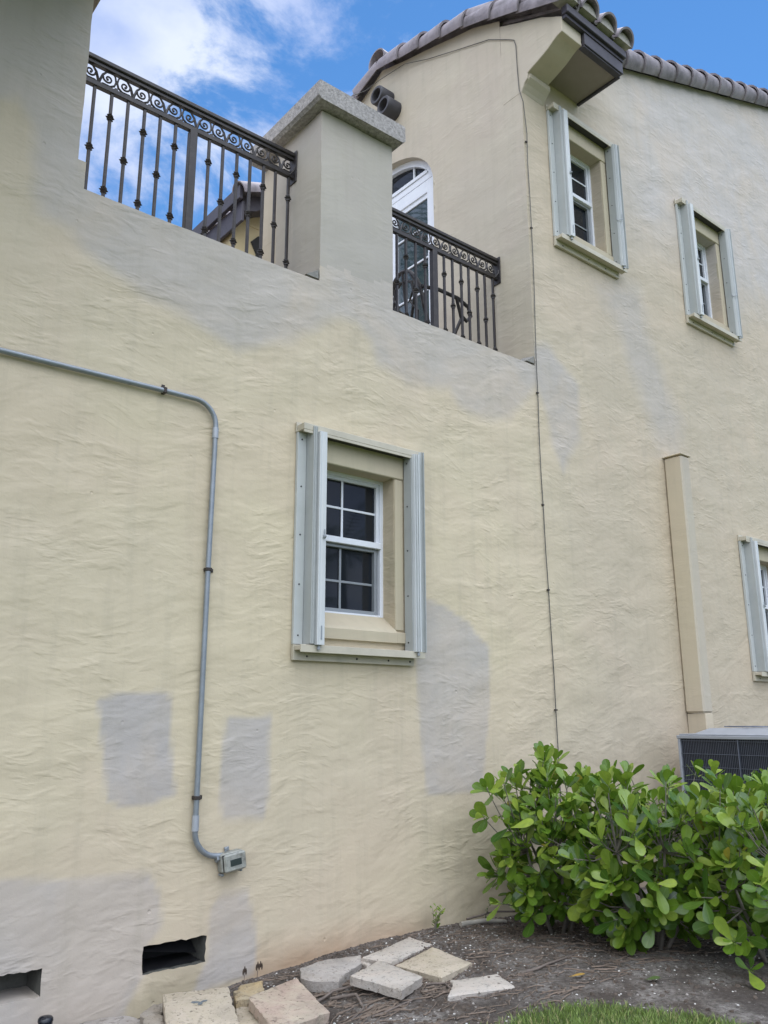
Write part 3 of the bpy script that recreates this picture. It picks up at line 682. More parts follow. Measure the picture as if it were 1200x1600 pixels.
# ------------------------------------------------------------------ balcony railings
def spiral(cx, cz, r, a0, turns, sgn, y, n=18):
    return [(cx+sgn*r*(1-.80*i/n)*math.cos(a0+turns*2*math.pi*i/n), y, cz+r*(1-.80*i/n)*math.sin(a0+turns*2*math.pi*i/n)) for i in range(n+1)]
def railing(x0, x1, y, bal, posts, label, zo=0.):
    t = empty('balcony_railing', ((x0+x1)/2, y, 4.59), label, 'railing', 'wrought iron balcony railings')
    mb = MB(); mb.bbox(x0, x1, y-.032, y+.032, 5.835+zo, 5.872+zo, .006); mb.bbox(x0, x1, y-.018, y+.018, 5.808+zo, 5.834+zo, .002); mb.build('top_rail', M_iron, t)
    mb = MB(); mb.bbox(x0, x1, y-.019, y+.019, 5.642+zo, 5.680+zo, .003); mb.build('middle_rail', M_iron, t)
    mb = MB(); mb.bbox(x0, x1, y-.019, y+.019, 4.66, 4.69, .003); mb.build('bottom_rail', M_iron, t)
    for px in posts:
        mb = MB(); mb.bbox(px-.029, px+.029, y-.027, y+.027, 4.59, 5.641+zo, .003); mb.build('post', M_iron, t)
    for i, (bx_, kind) in enumerate(bal):
        mb = MB(); h = .0102; mb.bbox(bx_-h, bx_+h, y-h, y+h, 4.69, 5.641+zo, .0015)
        b = mb.build('baluster', M_iron, t)
        for zc in ((5.452, 4.885) if kind else (5.165,)):
            mb = MB(); mb.lathe((bx_, y, zc+zo-.026), (0,0,1), [(.013, 0), (.023, .004), (.023, .011), (.017, .015), (.034, .026), (.017, .037), (.023, .041), (.023, .048), (.013, .052)], 4)
            mb.build('collar', M_iron, b)
    # cast scroll band between the upper rails: facing volutes joined by leaves
    ends = [x0]+posts+[x1]; mb = MB(); zc = 5.743+zo
    x = x0+.01
    per = .246
    xs_ = x0-.05
    while xs_ < x1:
        for sgn, cx in ((1, xs_+.062), (-1, xs_+.184)):
            sp = spiral(cx, zc+.006, .036, math.pi*.95, 1.2, sgn, y)
            if x0 < cx-.05 and cx+.05 < x1+.02: mb.tube(sp, [.0072*(1-.25*k/len(sp)) for k in range(len(sp))], 6); mb.lathe((sp[-1][0], y-.007, sp[-1][2]), (0,1,0), [(.006,0),(.009,.004),(.009,.010),(.006,.014)], 8)
        c1 = xs_+.123
        for s in (-1, 1):
            q = [(c1+s*.118, y, zc-.058), (c1+s*.095, y, zc-.046), (c1+s*.045, y, zc-.05), (c1+s*.015, y, zc-.03), (c1+s*.004, y, zc+.005), (c1+s*.012, y, zc+.045), (c1+s*.03, y, zc+.062)]
            if x0 < min(p[0] for p in q) and max(p[0] for p in q) < x1: mb.tube(q, [.004, .006, .008, .008, .008, .006, .004], 6)
            q = [(xs_+s*.002, y, zc-.062), (xs_+s*.010, y, zc-.02), (xs_+s*.022, y, zc+.02), (xs_+s*.05, y, zc+.056), (xs_+s*.09, y, zc+.060)]
            if x0 < min(p[0] for p in q) and max(p[0] for p in q) < x1: mb.tube(q, [.007, .010, .009, .007, .004], 6)
        if x0 < c1 < x1-.02: mb.lathe((c1, y-.008, zc-.052), (0,1,0), [(.010,0),(.014,.005),(.014,.012),(.010,.016)], 8)
        xs_ += per
    edge_smooth(mb.build('scroll_band', M_iron, t), 40)
    mb = MB(); mb.bbox(x1-.012, x1-.001, y-.05, y+.05, 5.60+zo, 5.885+zo, .002); mb.tube([(x1-.05, y-.02, 5.655+zo), (x1-.02, y-.035, 5.70+zo), (x1-.012, y-.03, 5.74+zo)], .007, 6); mb.build('wall_bracket', M_iron, t)
    return t
LB = [1.538, 1.659, 1.777, 1.899, 2.017, 2.137, 2.408, 2.523, 2.644, 2.759, 2.879, 2.988, 3.109]
LK = [0, 1, 0, 1, 0, 1, 1, 0, 1, 0, 1, 0, 1]
railing(1.365, 3.158, .39, list(zip(LB, LK)), [2.272], 'wrought iron balcony railing on the left, against the open sky')
RBx = [3.92, 4.03, 4.15, 4.268, 4.374, 4.489, 4.604, 4.841, 4.948, 5.062, 5.161, 5.275, 5.381, 5.495]
RKk = [1, 0, 1, 0, 1, 0, 1, 1, 0, 1, 0, 1, 0, 1]
railing(3.868, 5.564, .42, list(zip(RBx, RKk)), [4.71], 'wrought iron balcony railing on the right, in front of the white arched door', -.03)

# ------------------------------------------------------------------ patio chair on the balcony
def chair():
    t = empty('patio_chair', (4.98, .85, 4.55), 'dark scrolled iron armchair standing on the balcony behind the right railing', 'chair')
    c = Vector((5.02, .86, 4.545))
    def P(x, y, z): return c+Vector((x, y, z))
    seat = MB(); seat.lathe(P(0, 0, .42), (0,0,1), [(.20, 0), (.235, .01), (.24, .03), (.20, .045)], 20); seat.build('seat', M_iron, t)
    for sx, sy in ((-.19, -.2), (.19, -.2), (-.19, .2), (.19, .2)):
        mb = MB(); mb.tube([P(sx*.8, sy*.8, .44), P(sx*1.0, sy, .25), P(sx*1.15, sy*1.15, .0)], .017, 8); mb.build('leg', M_iron, t)
    mb = MB()   # back: arched hoop with inner loops, back at the left side (-x)
    hoop = [P(-.20, -.24+.0, .45)]+[P(-.27-.04*math.sin(a), -.25*math.cos(a), .62+.43*math.sin(a)) for a in [math.pi*i/14 for i in range(15)]]+[P(-.20, .24, .45)]
    mb.tube(hoop, .019, 8)
    for s in (-1, 1):
        mb.tube([P(-.22, s*.10, .46), P(-.26, s*.16, .60), P(-.29, s*.08, .72), P(-.30, s*.17, .86), P(-.30, s*.10, 1.0)], .011, 7)
        mb.tube([P(-.22, 0, .46), P(-.25, s*.06, .58), P(-.29, s*.15, .74), P(-.30, s*.12, .90), P(-.30, s*.02, .95)], .015, 7)
    mb.tube([P(-.22, 0, .46), P(-.27, 0, .7), P(-.31, 0, 1.04)], .014, 7); mb.build('backrest', M_iron, t)
    for s in (-1, 1):
        mb = MB(); mb.tube([P(-.29, s*.25, .80), P(-.12, s*.29, .81), P(.12, s*.31, .79), P(.26, s*.31, .74), P(.30, s*.30, .66), P(.25, s*.29, .60), P(.19, s*.28, .64)], .019, 8)
        mb.tube([P(.10, s*.31, .79), P(.20, s*.27, .62), P(.15, s*.22, .45)], .017, 8); mb.build('armrest', M_iron, t)
chair()

# ------------------------------------------------------------------ vent pipes high on the gable
def vpipe(y, z, label):
    mb = MB(); ax = (-1, 0, 0)
    mb.lathe((GX+.02, y, z), ax, [(.116, 0), (.116, .205), (.108, .215), (.082, .215), (.078, .205), (.076, .06)], 28)
    o = mb.build('vent_pipe', M_pipe); edge_smooth(o, 40); tag(o, label, 'pipe', 'clay vent pipes high on the gable')
vpipe(2.086, 8.775, 'dark round vent pipe highest on the gable, just under the roof tiles')
vpipe(1.955, 8.545, 'dark round vent pipe on the gable, lower and nearer the arched door')

# ------------------------------------------------------------------ thin cable from the gable down the corner
def cable():
    pts = [(GX-.30, 2.44, 8.93), (GX-.16, 2.35, 9.02), (GX-.10, 2.1, 9.06), (GX-.05, 1.72, 9.04), (GX-.012, 1.35, 8.87), (GX-.012, .826, 8.63), (GX-.012, .4, 8.44), (GX-.012, .12, 8.235), (GX-.012, .055, 8.18), (GX-.012, .035, 8.10), (GX-.012, .03, 7.80), (GX-.012, .02, 7.56), (GX-.012, .0, 7.48), (GX+.0, -.014, 7.40), (5.60, -.014, 7.05)]
    z = 6.7; r = random.Random(3)
    while z > .3: pts.append((5.578+.02*math.sin(z*1.3)+r.uniform(-.004, .004), -.013, z)); z -= .35
    pts.append((5.57, -.012, .05))
    mb = MB(); mb.tube(pts, .0042, 6); t = mb.build('cable', M_wire); tag(t, 'thin dark cable running down the house corner from the gable tiles to the shrubs', 'cable')
    mb = MB()
    for z in (6.95, 6.0, 4.3, 3.25, 2.5, 1.5): mb.bbox(5.566+.02*math.sin(z*1.3), 5.594+.02*math.sin(z*1.3), -.019, -.002, z-.006, z+.006, .002)
    mb.build('clip', M_strap, t)
cable()

# ------------------------------------------------------------------ conduit and switch box
def conduit():
    t = empty('conduit', (2.355, -.03, .8), 'grey metal conduit pipe bent across and down the wall to the small box', 'conduit')
    y = -.030
    def arc(cx, cz, r, a0, a1, n=10): return [(cx+r*math.cos(R(a0+(a1-a0)*i/n)), y, cz+r*math.sin(R(a0+(a1-a0)*i/n))) for i in range(n+1)]
    pts = [(-6, y, 3.37), (-1, y, 3.375), (1.04, y, 3.388), (2.0, y, 3.398)]+arc(2.205, 3.245, .153, 90, 0)+[(2.358, y, 3.1), (2.353, y, 2.3), (2.352, y, 1.0)]+arc(2.352+.145, .815, .145, 180, 268)+[(2.53, y, .668)]
    mb = MB(); mb.tube(pts, .0165, 14); edge_smooth(mb.build('pipe', M_conduit, t), 50)
    for p, q in (((2.358, y, 3.235), (2.358, y, 3.165)), ((2.352, y, .90), (2.352, y, .815))):
        mb = MB(); mb.tube([p, q], .0205, 14); edge_smooth(mb.build('coupling', M_coupling, t), 50)
    for p, v in (((1.999, 3.398), 'h'), ((2.354, 2.32), 'v'), ((2.352, .995), 'v'), ((.4, 3.383), 'h')):
        mb = MB()
        if v == 'h': mb.bbox(p[0]-.011, p[0]+.011, -.0485, -.003, p[1]-.019, p[1]+.019, .003); mb.bbox(p[0]-.011, p[0]+.011, -.008, -.002, p[1]+.019, p[1]+.047, .002)
        else: mb.bbox(p[0]-.019, p[0]+.019, -.0485, -.003, p[1]-.011, p[1]+.011, .003); mb.bbox(p[0]+.019, p[0]+.047, -.008, -.002, p[1]-.011, p[1]+.011, .002)
        mb.build('strap', M_strap, t)
conduit()
def swbox():
    t = empty('junction_box', (2.59, 0, .63), 'small weathered grey metal box with a dark window at the end of the conduit', 'box')
    o_ = []
    def rotd(o):
        # whole box sits a few degrees askew
        c = Vector((2.585, 0, .637)); Rm = Matrix.Rotation(R(-8), 4, 'Y')
        for v in o.data.vertices: v.co = c+Rm@(v.co-c)
        return o
    mb = MB(); mb.bbox(2.512, 2.655, -.068, -.003, .585, .688, .008); rotd(mb.build('body', M_box, t))
    mb = MB(); mb.bbox(2.516, 2.651, -.078, -.0685, .590, .683, .001); rotd(mb.build('gasket', M_boxdark, t))
    mb = MB(); mb.bbox(2.514, 2.655, -.098, -.0785, .588, .686, .009); ld = rotd(mb.build('lid', M_box, t))
    mb = MB(); mb.bbox(2.550, 2.622, -.1005, -.0975, .618, .654, .001); rotd(mb.build('viewing_window', M_boxwin, ld))
    mb = MB(); mb.tube([(2.56, -.03, .692), (2.56, -.03, .708), (2.572, -.03, .712)], .006, 8); mb.bbox(2.565, 2.595, -.012, -.003, .69, .712, .002); mb.lathe((2.494, -.030, .667), (1,0,0), [(.022,0),(.022,.01),(.018,.012),(.018,.02)], 6); mb.bbox(2.512, 2.53, -.05, -.01, .566, .58, .003); mb.bbox(2.635, 2.65, -.05, -.01, .566, .58, .003); rotd(mb.build('hub', M_conduit, t))
swbox()

# ------------------------------------------------------------------ air conditioner
def ac():
    t = empty('air_conditioner', (7.3, -.85, .35), 'large grey air conditioner with a dark finned side behind the shrubs', 'air conditioner')
    x0, x1, y0, y1, z0, z1 = 6.82, 7.86, -1.42, -.35, .36, 1.285
    mb = MB(); mb.box(x0+.025, x1-.02, y0+.02, y1-.02, z0, z1-.02); mb.build('coil', M_accoil, t)
    mb = MB()
    for (a, b) in ((x0, y0), (x0, y1-.022), (x1-.03, y0), (x1-.03, y1-.022)): mb.bbox(a, a+.03, b, b+.022, z0, z1, .003)
    mb.bbox(x0-.002, x1+.002, y0-.002, y1+.002, z0-.05, z0, .004); mb.build('frame', M_acframe, t)
    mb = MB(); y = y0+.03
    while y < y1-.03: mb.box(x0+.0145, x0+.0165, y-.0012, y+.0012, z0, z1-.03); y += .0155
    z = z1-.045
    while z > z0: mb.box(x0+.010, x0+.0142, y0+.022, y1-.022, z-.002, z+.002); z -= .108
    mb.bbox(x0+.004, x0+.012, y0+.515, y0+.525, z0, z1-.03, .001)
    xx_ = x0+.05
    while xx_ < x1-.04: mb.box(xx_-.0012, xx_+.0012, y0+.005, y0+.007, z0, z1-.03); xx_ += .0155
    mb.build('grille', M_acfin, t)
    mb = MB(); mb.bbox(x0-.006, x1+.006, y0-.006, y1+.006, z1-.028, z1, .004); mb.bbox(x0+.012, x1-.012, y0+.012, y1-.012, z1+.0005, z1+.013, .004); tp = mb.build('top_panel', M_acframe, t)
    mb = MB(); cx, cy = (x0+x1)/2, (y0+y1)/2
    mb.add([(x0+.10, y0+.1, z1+.012), (x1-.1, y0+.1, z1+.012), (x1-.1, y1-.1, z1+.012), (x0+.1, y1-.1, z1+.012), (x0+.2, y0+.2, z1+.06), (x1-.2, y0+.2, z1+.06), (x1-.2, y1-.2, z1+.06), (x0+.2, y1-.2, z1+.06)], [(0,1,5,4),(1,2,6,5),(2,3,7,6),(3,0,4,7),(4,5,6,7)])
    mb.build('fan_hood', M_acframe, tp)
    mb = MB()
    for r in [.1+.045*k for k in range(6)]: mb.tube([(cx+r*math.cos(2*math.pi*i/32), cy+r*math.sin(2*math.pi*i/32), z1+.072) for i in range(33)], .003, 5)
    for k in range(8): mb.tube([(cx+.06*math.cos(k*math.pi/4), cy+.06*math.sin(k*math.pi/4), z1+.074), (cx+.34*math.cos(k*math.pi/4), cy+.34*math.sin(k*math.pi/4), z1+.074)], .004, 5)
    mb.build('fan_guard', M_acfin, tp)
    mb = MB()
    for a in (x0+.03, x1-.13):
        for b in (y0+.03, y1-.13): mb.bbox(a, a+.1, b, b+.1, -.1, z0-.05, .004)
    mb.build('stand', simple('stand_concrete', (.3, .29, .27), .9, 0, .15, 20, .003, 60), t)
ac()

# ------------------------------------------------------------------ rear wing seen through the left railing
def rear_wing():
    t = empty('rear_wing', (6.5, 5.8, 0), 'tan wall under a dark boxed eave and brown tiles, seen between the left railing bars', 'building')
    X0, Y0 = 4.74, 4.32
    m = stucco('rear_stucco', (.46, .38, .22), .3, attrs=False)
    mb = MB(); mb.add([(X0, Y0, 4.3), (GX+.0, Y0, 4.3), (GX, Y0, 8.35), (X0, Y0, 7.95), (X0, 9, 4.3), (X0, 9, 7.85)], [(0,1,2,3), (0,3,5,4)]); mb.build('wall', m, t)
    mb = MB(); mb.prism([(4.985, 7.70), (5.09, 7.82), (5.32, 7.83), (5.42, 7.73), (5.42, 6.3), (5.07, 6.3), (5.07, 7.55)], 'y', Y0-.02, Y0-.001)
    mb.build('arched_opening', M_hole, t)
    MB().box(4.70, GX-.01, 4.31, 9, 7.93, 7.97).build('soffit', m, t)
    mb = MB(); mb.bbox(4.66, 4.70, 4.0, 9, 7.74, 8.03, .005); mb.bbox(4.60, 4.655, 3.97, 9, 8.035, 8.23, .005); mb.build('fascia', M_fascia, t)
    mb = MB(); mb.prism([(4.705, 7.93), (4.90, 8.0), (5.1, 8.14), (GX-.01, 8.2), (GX-.01, 8.5), (4.705, 8.14)], 'y', 4.06, 4.31); mb.build('gable_end', M_fascia, t)
    for k in range(3):
        mb = MB(); x = 4.62+.4*k; z = 8.14+.42*.4*k
        barrel(mb, (x, 4.03, z), (x+.42, 4.03, z+.42*.42), .15, .13, (0, 1, 0), span=(-20, 200)); edge_smooth(mb.build('roof_tile', M_tile, t), 50)
    mb = MB()
    for k in range(16): barrel(mb, (4.66, 4.35+.3*k, 8.10), (5.5, 4.35+.3*k, 8.48), .10, .10, (0, 1, 0), span=(0, 180), n=8)
    mb.build('eave_tile', M_tile, t)
rear_wing()

# ------------------------------------------------------------------ ground
def gh(x, y):
    s = max(0, min(1, (x-1.9)/1.9)); s = s*s*(3-2*s)
    h = -.085+.125*s-.03*max(0, min(1, (x-4.2)/1.2))
    d = math.hypot(x-3, y+1)
    k = max(0, 1-d/9)
    h += (mnoise.noise((x*1.3, y*1.3, 2))*.022+mnoise.noise((x*5, y*5, 7))*.010+mnoise.noise((x*16, y*16, 4))*.0045)*k
    return h
def grassline(x):   # soil ends and lawn begins at this y
    pts = [(-40, -.75), (1.5, -1.15), (2.6, -1.42), (3.09, -1.50), (3.60, -1.57), (3.80, -1.72), (3.90, -1.94), (4.03, -2.15), (4.1, -3.2), (60, -3.6)]
    for (a, b), (c, d) in zip(pts[:-1], pts[1:]):
        if a <= x <= c: return b+(d-b)*(x-a)/(c-a)
    return -3.6
def isgrass(x, y): return y+.05*mnoise.noise((x*4, y*4, 1)) < grassline(x)
def soil_mat():
    m, t, b = mat('soil'); tc = N(t, 'ShaderNodeTexCoord').outputs['Object']
    n1_ = noise(t, 3.2, 6, .65, tc); n2_ = noise(t, 38, 5, .7, tc); n3_ = noise(t, 150, 3, .7, tc)
    c = mixc(t, rng(t, n1_, .38, .62), (.105, .08, .062), (.34, .31, .28)); c = mixc(t, rng(t, noise(t, 1.1, 3, .6, tc), .48, .60, 0, .75), c, (.075, .06, .05))
    c = mixc(t, rng(t, n2_, .35, .7), c, (.040, .030, .023))
    v = N(t, 'ShaderNodeTexVoronoi'); v.inputs['Scale'].default_value = 95; t.links.new(tc, v.inputs['Vector'])
    chips = rng(t, v.outputs['Distance'], .10, .20, 1, 0)
    sel = rng(t, noise(t, 60, 2, .5, tc), .56, .62)
    c = mixc(t, mth(t, 'MULTIPLY', chips, sel), c, (.62, .60, .56))
    g = attr(t, 'grassy')
    gc = mixc(t, rng(t, n2_, .3, .7), (.035, .06, .012), (.10, .13, .03))
    c = mixc(t, g, c, gc)
    t.links.new(c, b.inputs['Base Color']); b.inputs['Roughness'].default_value = .95
    h = mth(t, 'MULTIPLY_ADD', n3_, .4, n2_); bump(t, b, h, 1, .02)
    return m
def ground():
    xs = [-200, -60, -20, -8, -3]+lin([-1, 1.2], .3)+lin([1.24, 6.2], .035)+[6.4, 6.8, 7.4, 8, 9, 11, 14, 20, 60, 200]
    ys = [-200, -60, -25, -12, -7, -5]+lin([-4.2, -2.6], .2)+lin([-2.55, .10], .035)+[.35, 1, 3, 10, 40, 200]
    v = [(x, y, gh(x, y) if y < .3 else -.12) for y in ys for x in xs]; nx = len(xs)
    f = [(j*nx+i, j*nx+i+1, (j+1)*nx+i+1, (j+1)*nx+i) for j in range(len(ys)-1) for i in range(nx-1)]
    o = mkobj('ground', v, f, soil_mat(), smooth=True); tag(o, kind='structure')
    at = o.data.attributes.new('grassy', 'FLOAT', 'POINT')
    at.data.foreach_set('value', np.array([1.0 if isgrass(p[0], p[1]) else 0.0 for p in v], dtype=np.float32))
ground()
# lawn blades
def blades():
    r = random.Random(11); v = []; f = []; cidx = []
    for _ in range(26000):
        x = r.uniform(2.6, 4.4); y = r.uniform(-2.5, -1.15)
        if x < 3.35 and r.random() < (3.35-x)*2.2: continue
        if y > grassline(x)+.03*mnoise.noise((x*9, y*9, 1))+ (r.random()**3)*.10: continue
        h = r.uniform(.012, .040); a = r.uniform(0, 6.28); wd = r.uniform(.0013, .0024); ln = r.uniform(.2, .9)*h; la = r.uniform(0, 6.28)
        z = gh(x, y)-.003; dx, dy = math.cos(a)*wd, math.sin(a)*wd; lx, ly = math.cos(la)*ln, math.sin(la)*ln
        b = len(v); v += [(x-dx, y-dy, z), (x+dx, y+dy, z), (x+dx*.8+lx*.4, y+dy*.8+ly*.4, z+h*.6), (x-dx*.8+lx*.4, y-dy*.8+ly*.4, z+h*.6), (x+lx, y+ly, z+h)]
        f += [(b, b+1, b+2, b+3), (b+3, b+2, b+4)]; cidx += [r.random()]*5
    m, t, bs = mat('grass_blade'); g = attr(t, 'tone')
    c = mixc(t, g, (.09, .15, .025), (.22, .30, .07)); c = mixc(t, rng(t, g, .86, .95), c, (.38, .33, .16))
    t.links.new(c, bs.inputs['Base Color']); bs.inputs['Roughness'].default_value = .6
    try: bs.inputs['Transmission Weight'].default_value = 0
    except Exception: pass
    o = mkobj('grass', v, f, m); tag(o, 'short green lawn grass at the edge of the bare soil', 'grass', kind='stuff')
    at = o.data.attributes.new('tone', 'FLOAT', 'POINT'); at.data.foreach_set('value', np.array(cidx, dtype=np.float32))
blades()
# gravel, shell chips and bark litter
def litter():
    r = random.Random(21)
    def chip(mb_v, mb_f, x, y, s, flat, z=None):
        n = 6; a0 = r.uniform(0, 6.28); b = len(mb_v); zz = gh(x, y) if z is None else z
        tl = (r.uniform(-.4, .4), r.uniform(-.4, .4))
        for lev, sc_ in ((0, 1.0), (1, .72)):
            for k in range(n):
                a = a0+k*6.283/n; rr = s*sc_*r.uniform(.75, 1.15); px, py = rr*math.cos(a), rr*math.sin(a)
                mb_v.append((x+px, y+py, zz-.003+lev*s*flat+(px*tl[0]+py*tl[1])))
        for k in range(n): mb_f.append((b+k, b+(k+1) % n, b+n+(k+1) % n, b+n+k))
        mb_f.append(tuple(b+n+k for k in range(n)))
    for name, colr, cnt, s0, s1, label in (('gravel', (.60, .58, .54), 2900, .0022, .0085, 'scattered white shell chips and gravel on the bare soil'), ('bark_litter', (.085, .065, .05), 4200, .005, .018, 'dark bark and leaf litter on the bare soil'), ('grit', (.26, .235, .21), 2600, .003, .010, 'grey grit on the bare soil')):
        v = []; f = []
        for _ in range(cnt):
            x = r.uniform(1.6, 5.6); y = -abs(r.gauss(0, 1.0))-.03
            if y < -2.6 or isgrass(x, y-.02): continue
            if name == 'gravel' and mnoise.noise((x*2, y*2, 3)) < -.12: continue
            chip(v, f, x, y, r.uniform(s0, s1), r.uniform(.3, .9))
        o = mkobj(name, v, f, simple(name+'_mat', colr, .85, 0, .3, 80)); tag(o, label, name.replace('_', ' '), kind='stuff')
    # fine roots and twigs
    mb = MB()
    for _ in range(800):
        x = r.uniform(2.2, 5.4); y = r.uniform(-1.5, -.04)
        if isgrass(x, y): continue
        a = r.uniform(-.9, .9)+(math.pi if r.random() < .5 else 0); L = r.uniform(.04, .22); n = 5; p = []
        for k in range(n):
            p.append((x, y, gh(x, y)+r.uniform(.001, .008))); x += math.cos(a)*L/n; y += math.sin(a)*L/n; a += r.uniform(-.45, .45)
        mb.tube(p, r.uniform(.0014, .0042), 4, cap=False)
    for _ in range(46):
        x = r.uniform(2.75, 3.45); y = r.uniform(-1.05, -.45); a = r.uniform(-.5, .7)+(math.pi if r.random() < .5 else 0); L = r.uniform(.12, .34); n = 7; p = []
        for k in range(n):
            p.append((x, y, gh(x, y)+r.uniform(.001, .012))); x += math.cos(a)*L/n; y += math.sin(a)*L/n; a += r.uniform(-.4, .4)
        r0 = r.uniform(.0035, .0075); mb.tube(p, [r0*(1-.5*k/n) for k in range(n)], 6)
    o = mb.build('twig_litter', simple('twig_mat', (.16, .12, .09), .85, 0, .35, 30)); tag(o, 'thin brown roots and twigs strewn over the bare soil', 'twigs', kind='stuff')
litter()

# sticks one could pick up
def stick(pts, r0, m, name, label, cat='stick'):
    n = len(pts); q = []
    for i in range(n-1):
        for k in range(4):
            t_ = k/4; q.append(Vector(pts[i]).lerp(Vector(pts[i+1]), t_))
    q.append(Vector(pts[-1])); q = [Vector((p.x+.004*mnoise.noise((i*.9, 3, r0*900)), p.y+.006*mnoise.noise((i*.7, 8, r0*900)), gh(p.x, p.y)+r0*.8+p.z)) for i, p in enumerate(q)]
    mb = MB(); mb.tube(q, [r0*(1-.45*i/len(q)) for i in range(len(q))], 8); o = mb.build(name, m); edge_smooth(o, 50); tag(o, label, cat); return o
M_twig = simple('root_wood', (.15, .12, .10), .8, 0, .3, 30, .002, 90)
M_pale = simple('bleached_wood', (.33, .30, .25), .7, 0, .2, 20, .0015, 60)
stick([(4.36, -.10, .0), (4.6, -.13, .012), (4.74, -.17, .0)], .019, M_pale, 'stick', 'short thick pale stick lying by the wall left of the shrubs')
stick([(4.45, -.07, .03), (4.7, -.08, .06), (4.95, -.16, .05), (5.2, -.25, .03)], .008, M_twig, 'stick', 'thin dark stick leaning by the wall under the leftmost shrub')
stick([(2.90, -.60, .0), (2.98, -.72, .02), (2.92, -.86, .0), (2.80, -.92, 0)], .009, M_twig, 'root', 'curved grey root beside the pinkish square paver', 'root')
stick([(2.76, -.62, .0), (2.95, -.56, .02), (3.10, -.60, .012), (3.2, -.70, 0)], .008, M_twig, 'root', 'arched root in front of the broken grey slab', 'root')
stick([(2.88, -.98, .0), (3.0, -1.0, .01), (3.2, -.97, .0)], .006, M_twig, 'root', 'thin straight root nearest the lawn', 'root')
stick([(3.35, -.86, .0), (3.42, -.94, .01), (3.40, -1.02, .0)], .006, M_twig, 'root', 'short twig between the two front pavers', 'twig')
stick([(3.85, -1.10, .0), (4.0, -1.12, .008), (4.2, -1.08, .0), (4.38, -1.05, .0)], .008, M_twig, 'stick', 'dark stick on the soil right of the thin front tile')

# ------------------------------------------------------------------ broken travertine pavers
def stone_mat(name, a, b_, pits=(.10, .08, .06), patch=None, pc=None):
    m, t, b = mat(name); tc = N(t, 'ShaderNodeTexCoord').outputs['Object']
    n = noise(t, 7, 6, .6, tc, dist=.6); n2_ = noise(t, 45, 5, .7, tc); n3_ = noise(t, 160, 3, .6, tc)
    c = mixc(t, rng(t, n, .35, .65), a, b_); c = mixc(t, rng(t, n2_, .58, .66, 0, .9), c, pits); c = mixc(t, rng(t, noise(t, 14, 4, .7, tc, dist=1.2), .56, .68, 0, .7), c, tuple(x*.45 for x in a))
    c = mixc(t, rng(t, noise(t, 3, 4, .6, tc), .52, .72, 0, .5), c, (.25, .21, .165))
    t.links.new(c, b.inputs['Base Color']); b.inputs['Roughness'].default_value = .8
    bump(t, b, mth(t, 'MULTIPLY_ADD', n3_, .3, rng(t, n2_, .3, .62)), 1, .004); return m
S_tan = stone_mat('travertine_tan', (.48, .41, .30), (.54, .46, .36)); S_pink = stone_mat('travertine_pink', (.48, .36, .29), (.52, .44, .33))
S_grey = stone_mat('travertine_grey', (.37, .34, .31), (.48, .43, .385)); S_pale = stone_mat('travertine_pale', (.50, .455, .40), (.54, .47, .40))
OUTL = []
def paver(top, th, m, label, seed=0, down=None, cat='paver', rough=.004):
    r = random.Random(seed); top = [Vector(p) for p in top]; n = len(top)
    c = sum(top, Vector())/n
    nrm = Vector((0,0,0))
    for i in range(n): nrm += (top[i]-c).cross(top[(i+1) % n]-c)
    nrm.normalize()
    if nrm.z < 0: nrm = -nrm
    # subdivide outline, chip it a little
    out_ = []
    for i in range(n):
        a, b = top[i], top[(i+1) % n]; k = max(2, int((b-a).length/.03))
        for j in range(k): 
            p = a.lerp(b, j/k); d = (p-c).normalized()
            out_.append(p-d*abs(r.gauss(0, rough)))
    OUTL.extend([(p, (p-c).normalized()) for p in out_]); k = len(out_)
    rings = [[p-(p-c).normalized()*.010+Vector((0,0,r.uniform(-.001,.001))) for p in out_], [p-nrm*.006 for p in out_], [p-nrm*th*.55-(p-c).normalized()*r.uniform(0, .004) for p in out_], [p-nrm*th-(p-c).normalized()*.004 for p in out_]]
    v = [c+Vector((0, 0, 0))]+[p for q in rings for p in q]+[c-nrm*th]
    f = [(0, 1+i, 1+(i+1) % k) for i in range(k)]
    for q in range(3): f += [(1+q*k+i, 1+(q+1)*k+i, 1+(q+1)*k+(i+1) % k, 1+q*k+(i+1) % k) for i in range(k)]
    f += [(len(v)-1, 1+3*k+(i+1) % k, 1+3*k+i) for i in range(k)]
    mb = MB(); mb.add(v, f); o = mb.build('paver', m); edge_smooth(o, 45); tag(o, label, cat, 'loose travertine pavers at the foot of the wall'); return o
paver([(2.085,-.278,.09), (2.405,-.383,.09), (2.244,-.798,.03), (1.929,-.684,.03)], .055, S_tan, 'large square tan paver with a blue-grey paint mark, nearest the vent hole', 1)
paver([(2.431,-.529,.07), (2.819,-.398,.06), (2.679,-.905,.04), (2.311,-.998,.05)], .055, S_pink, 'large square pinkish paver lying askew at the bottom of the view', 2)
paver([(2.953,-.223,.05), (3.133,-.17,.05), (3.296,-.215,.05), (3.392,-.235,.05), (3.3,-.362,.05), (3.155,-.441,.05), (3.10,-.47,.05), (2.991,-.554,.045), (2.872,-.469,.045), (2.856,-.381,.05)], .06, S_grey, 'irregular broken grey slab standing against the wall', 3, rough=.008)
paver([(3.349,-.298,.055), (3.869,-.13,.06), (3.876,-.342,.055), (3.424,-.482,.05)], .05, S_pale, 'long pale cut paver at the back, touching the wall', 4)
paver([(3.007,-.62,.085), (3.318,-.495,.085), (3.331,-.86,.075), (3.084,-.972,.075)], .05, S_pale, 'pale square paver with a mossy edge in front of the broken slab', 5)
paver([(3.399,-.546,.055), (3.8,-.426,.068), (3.739,-.83,.068), (3.41,-.923,.068)], .055, S_tan, 'square tan paver at the right end of the pile', 6)
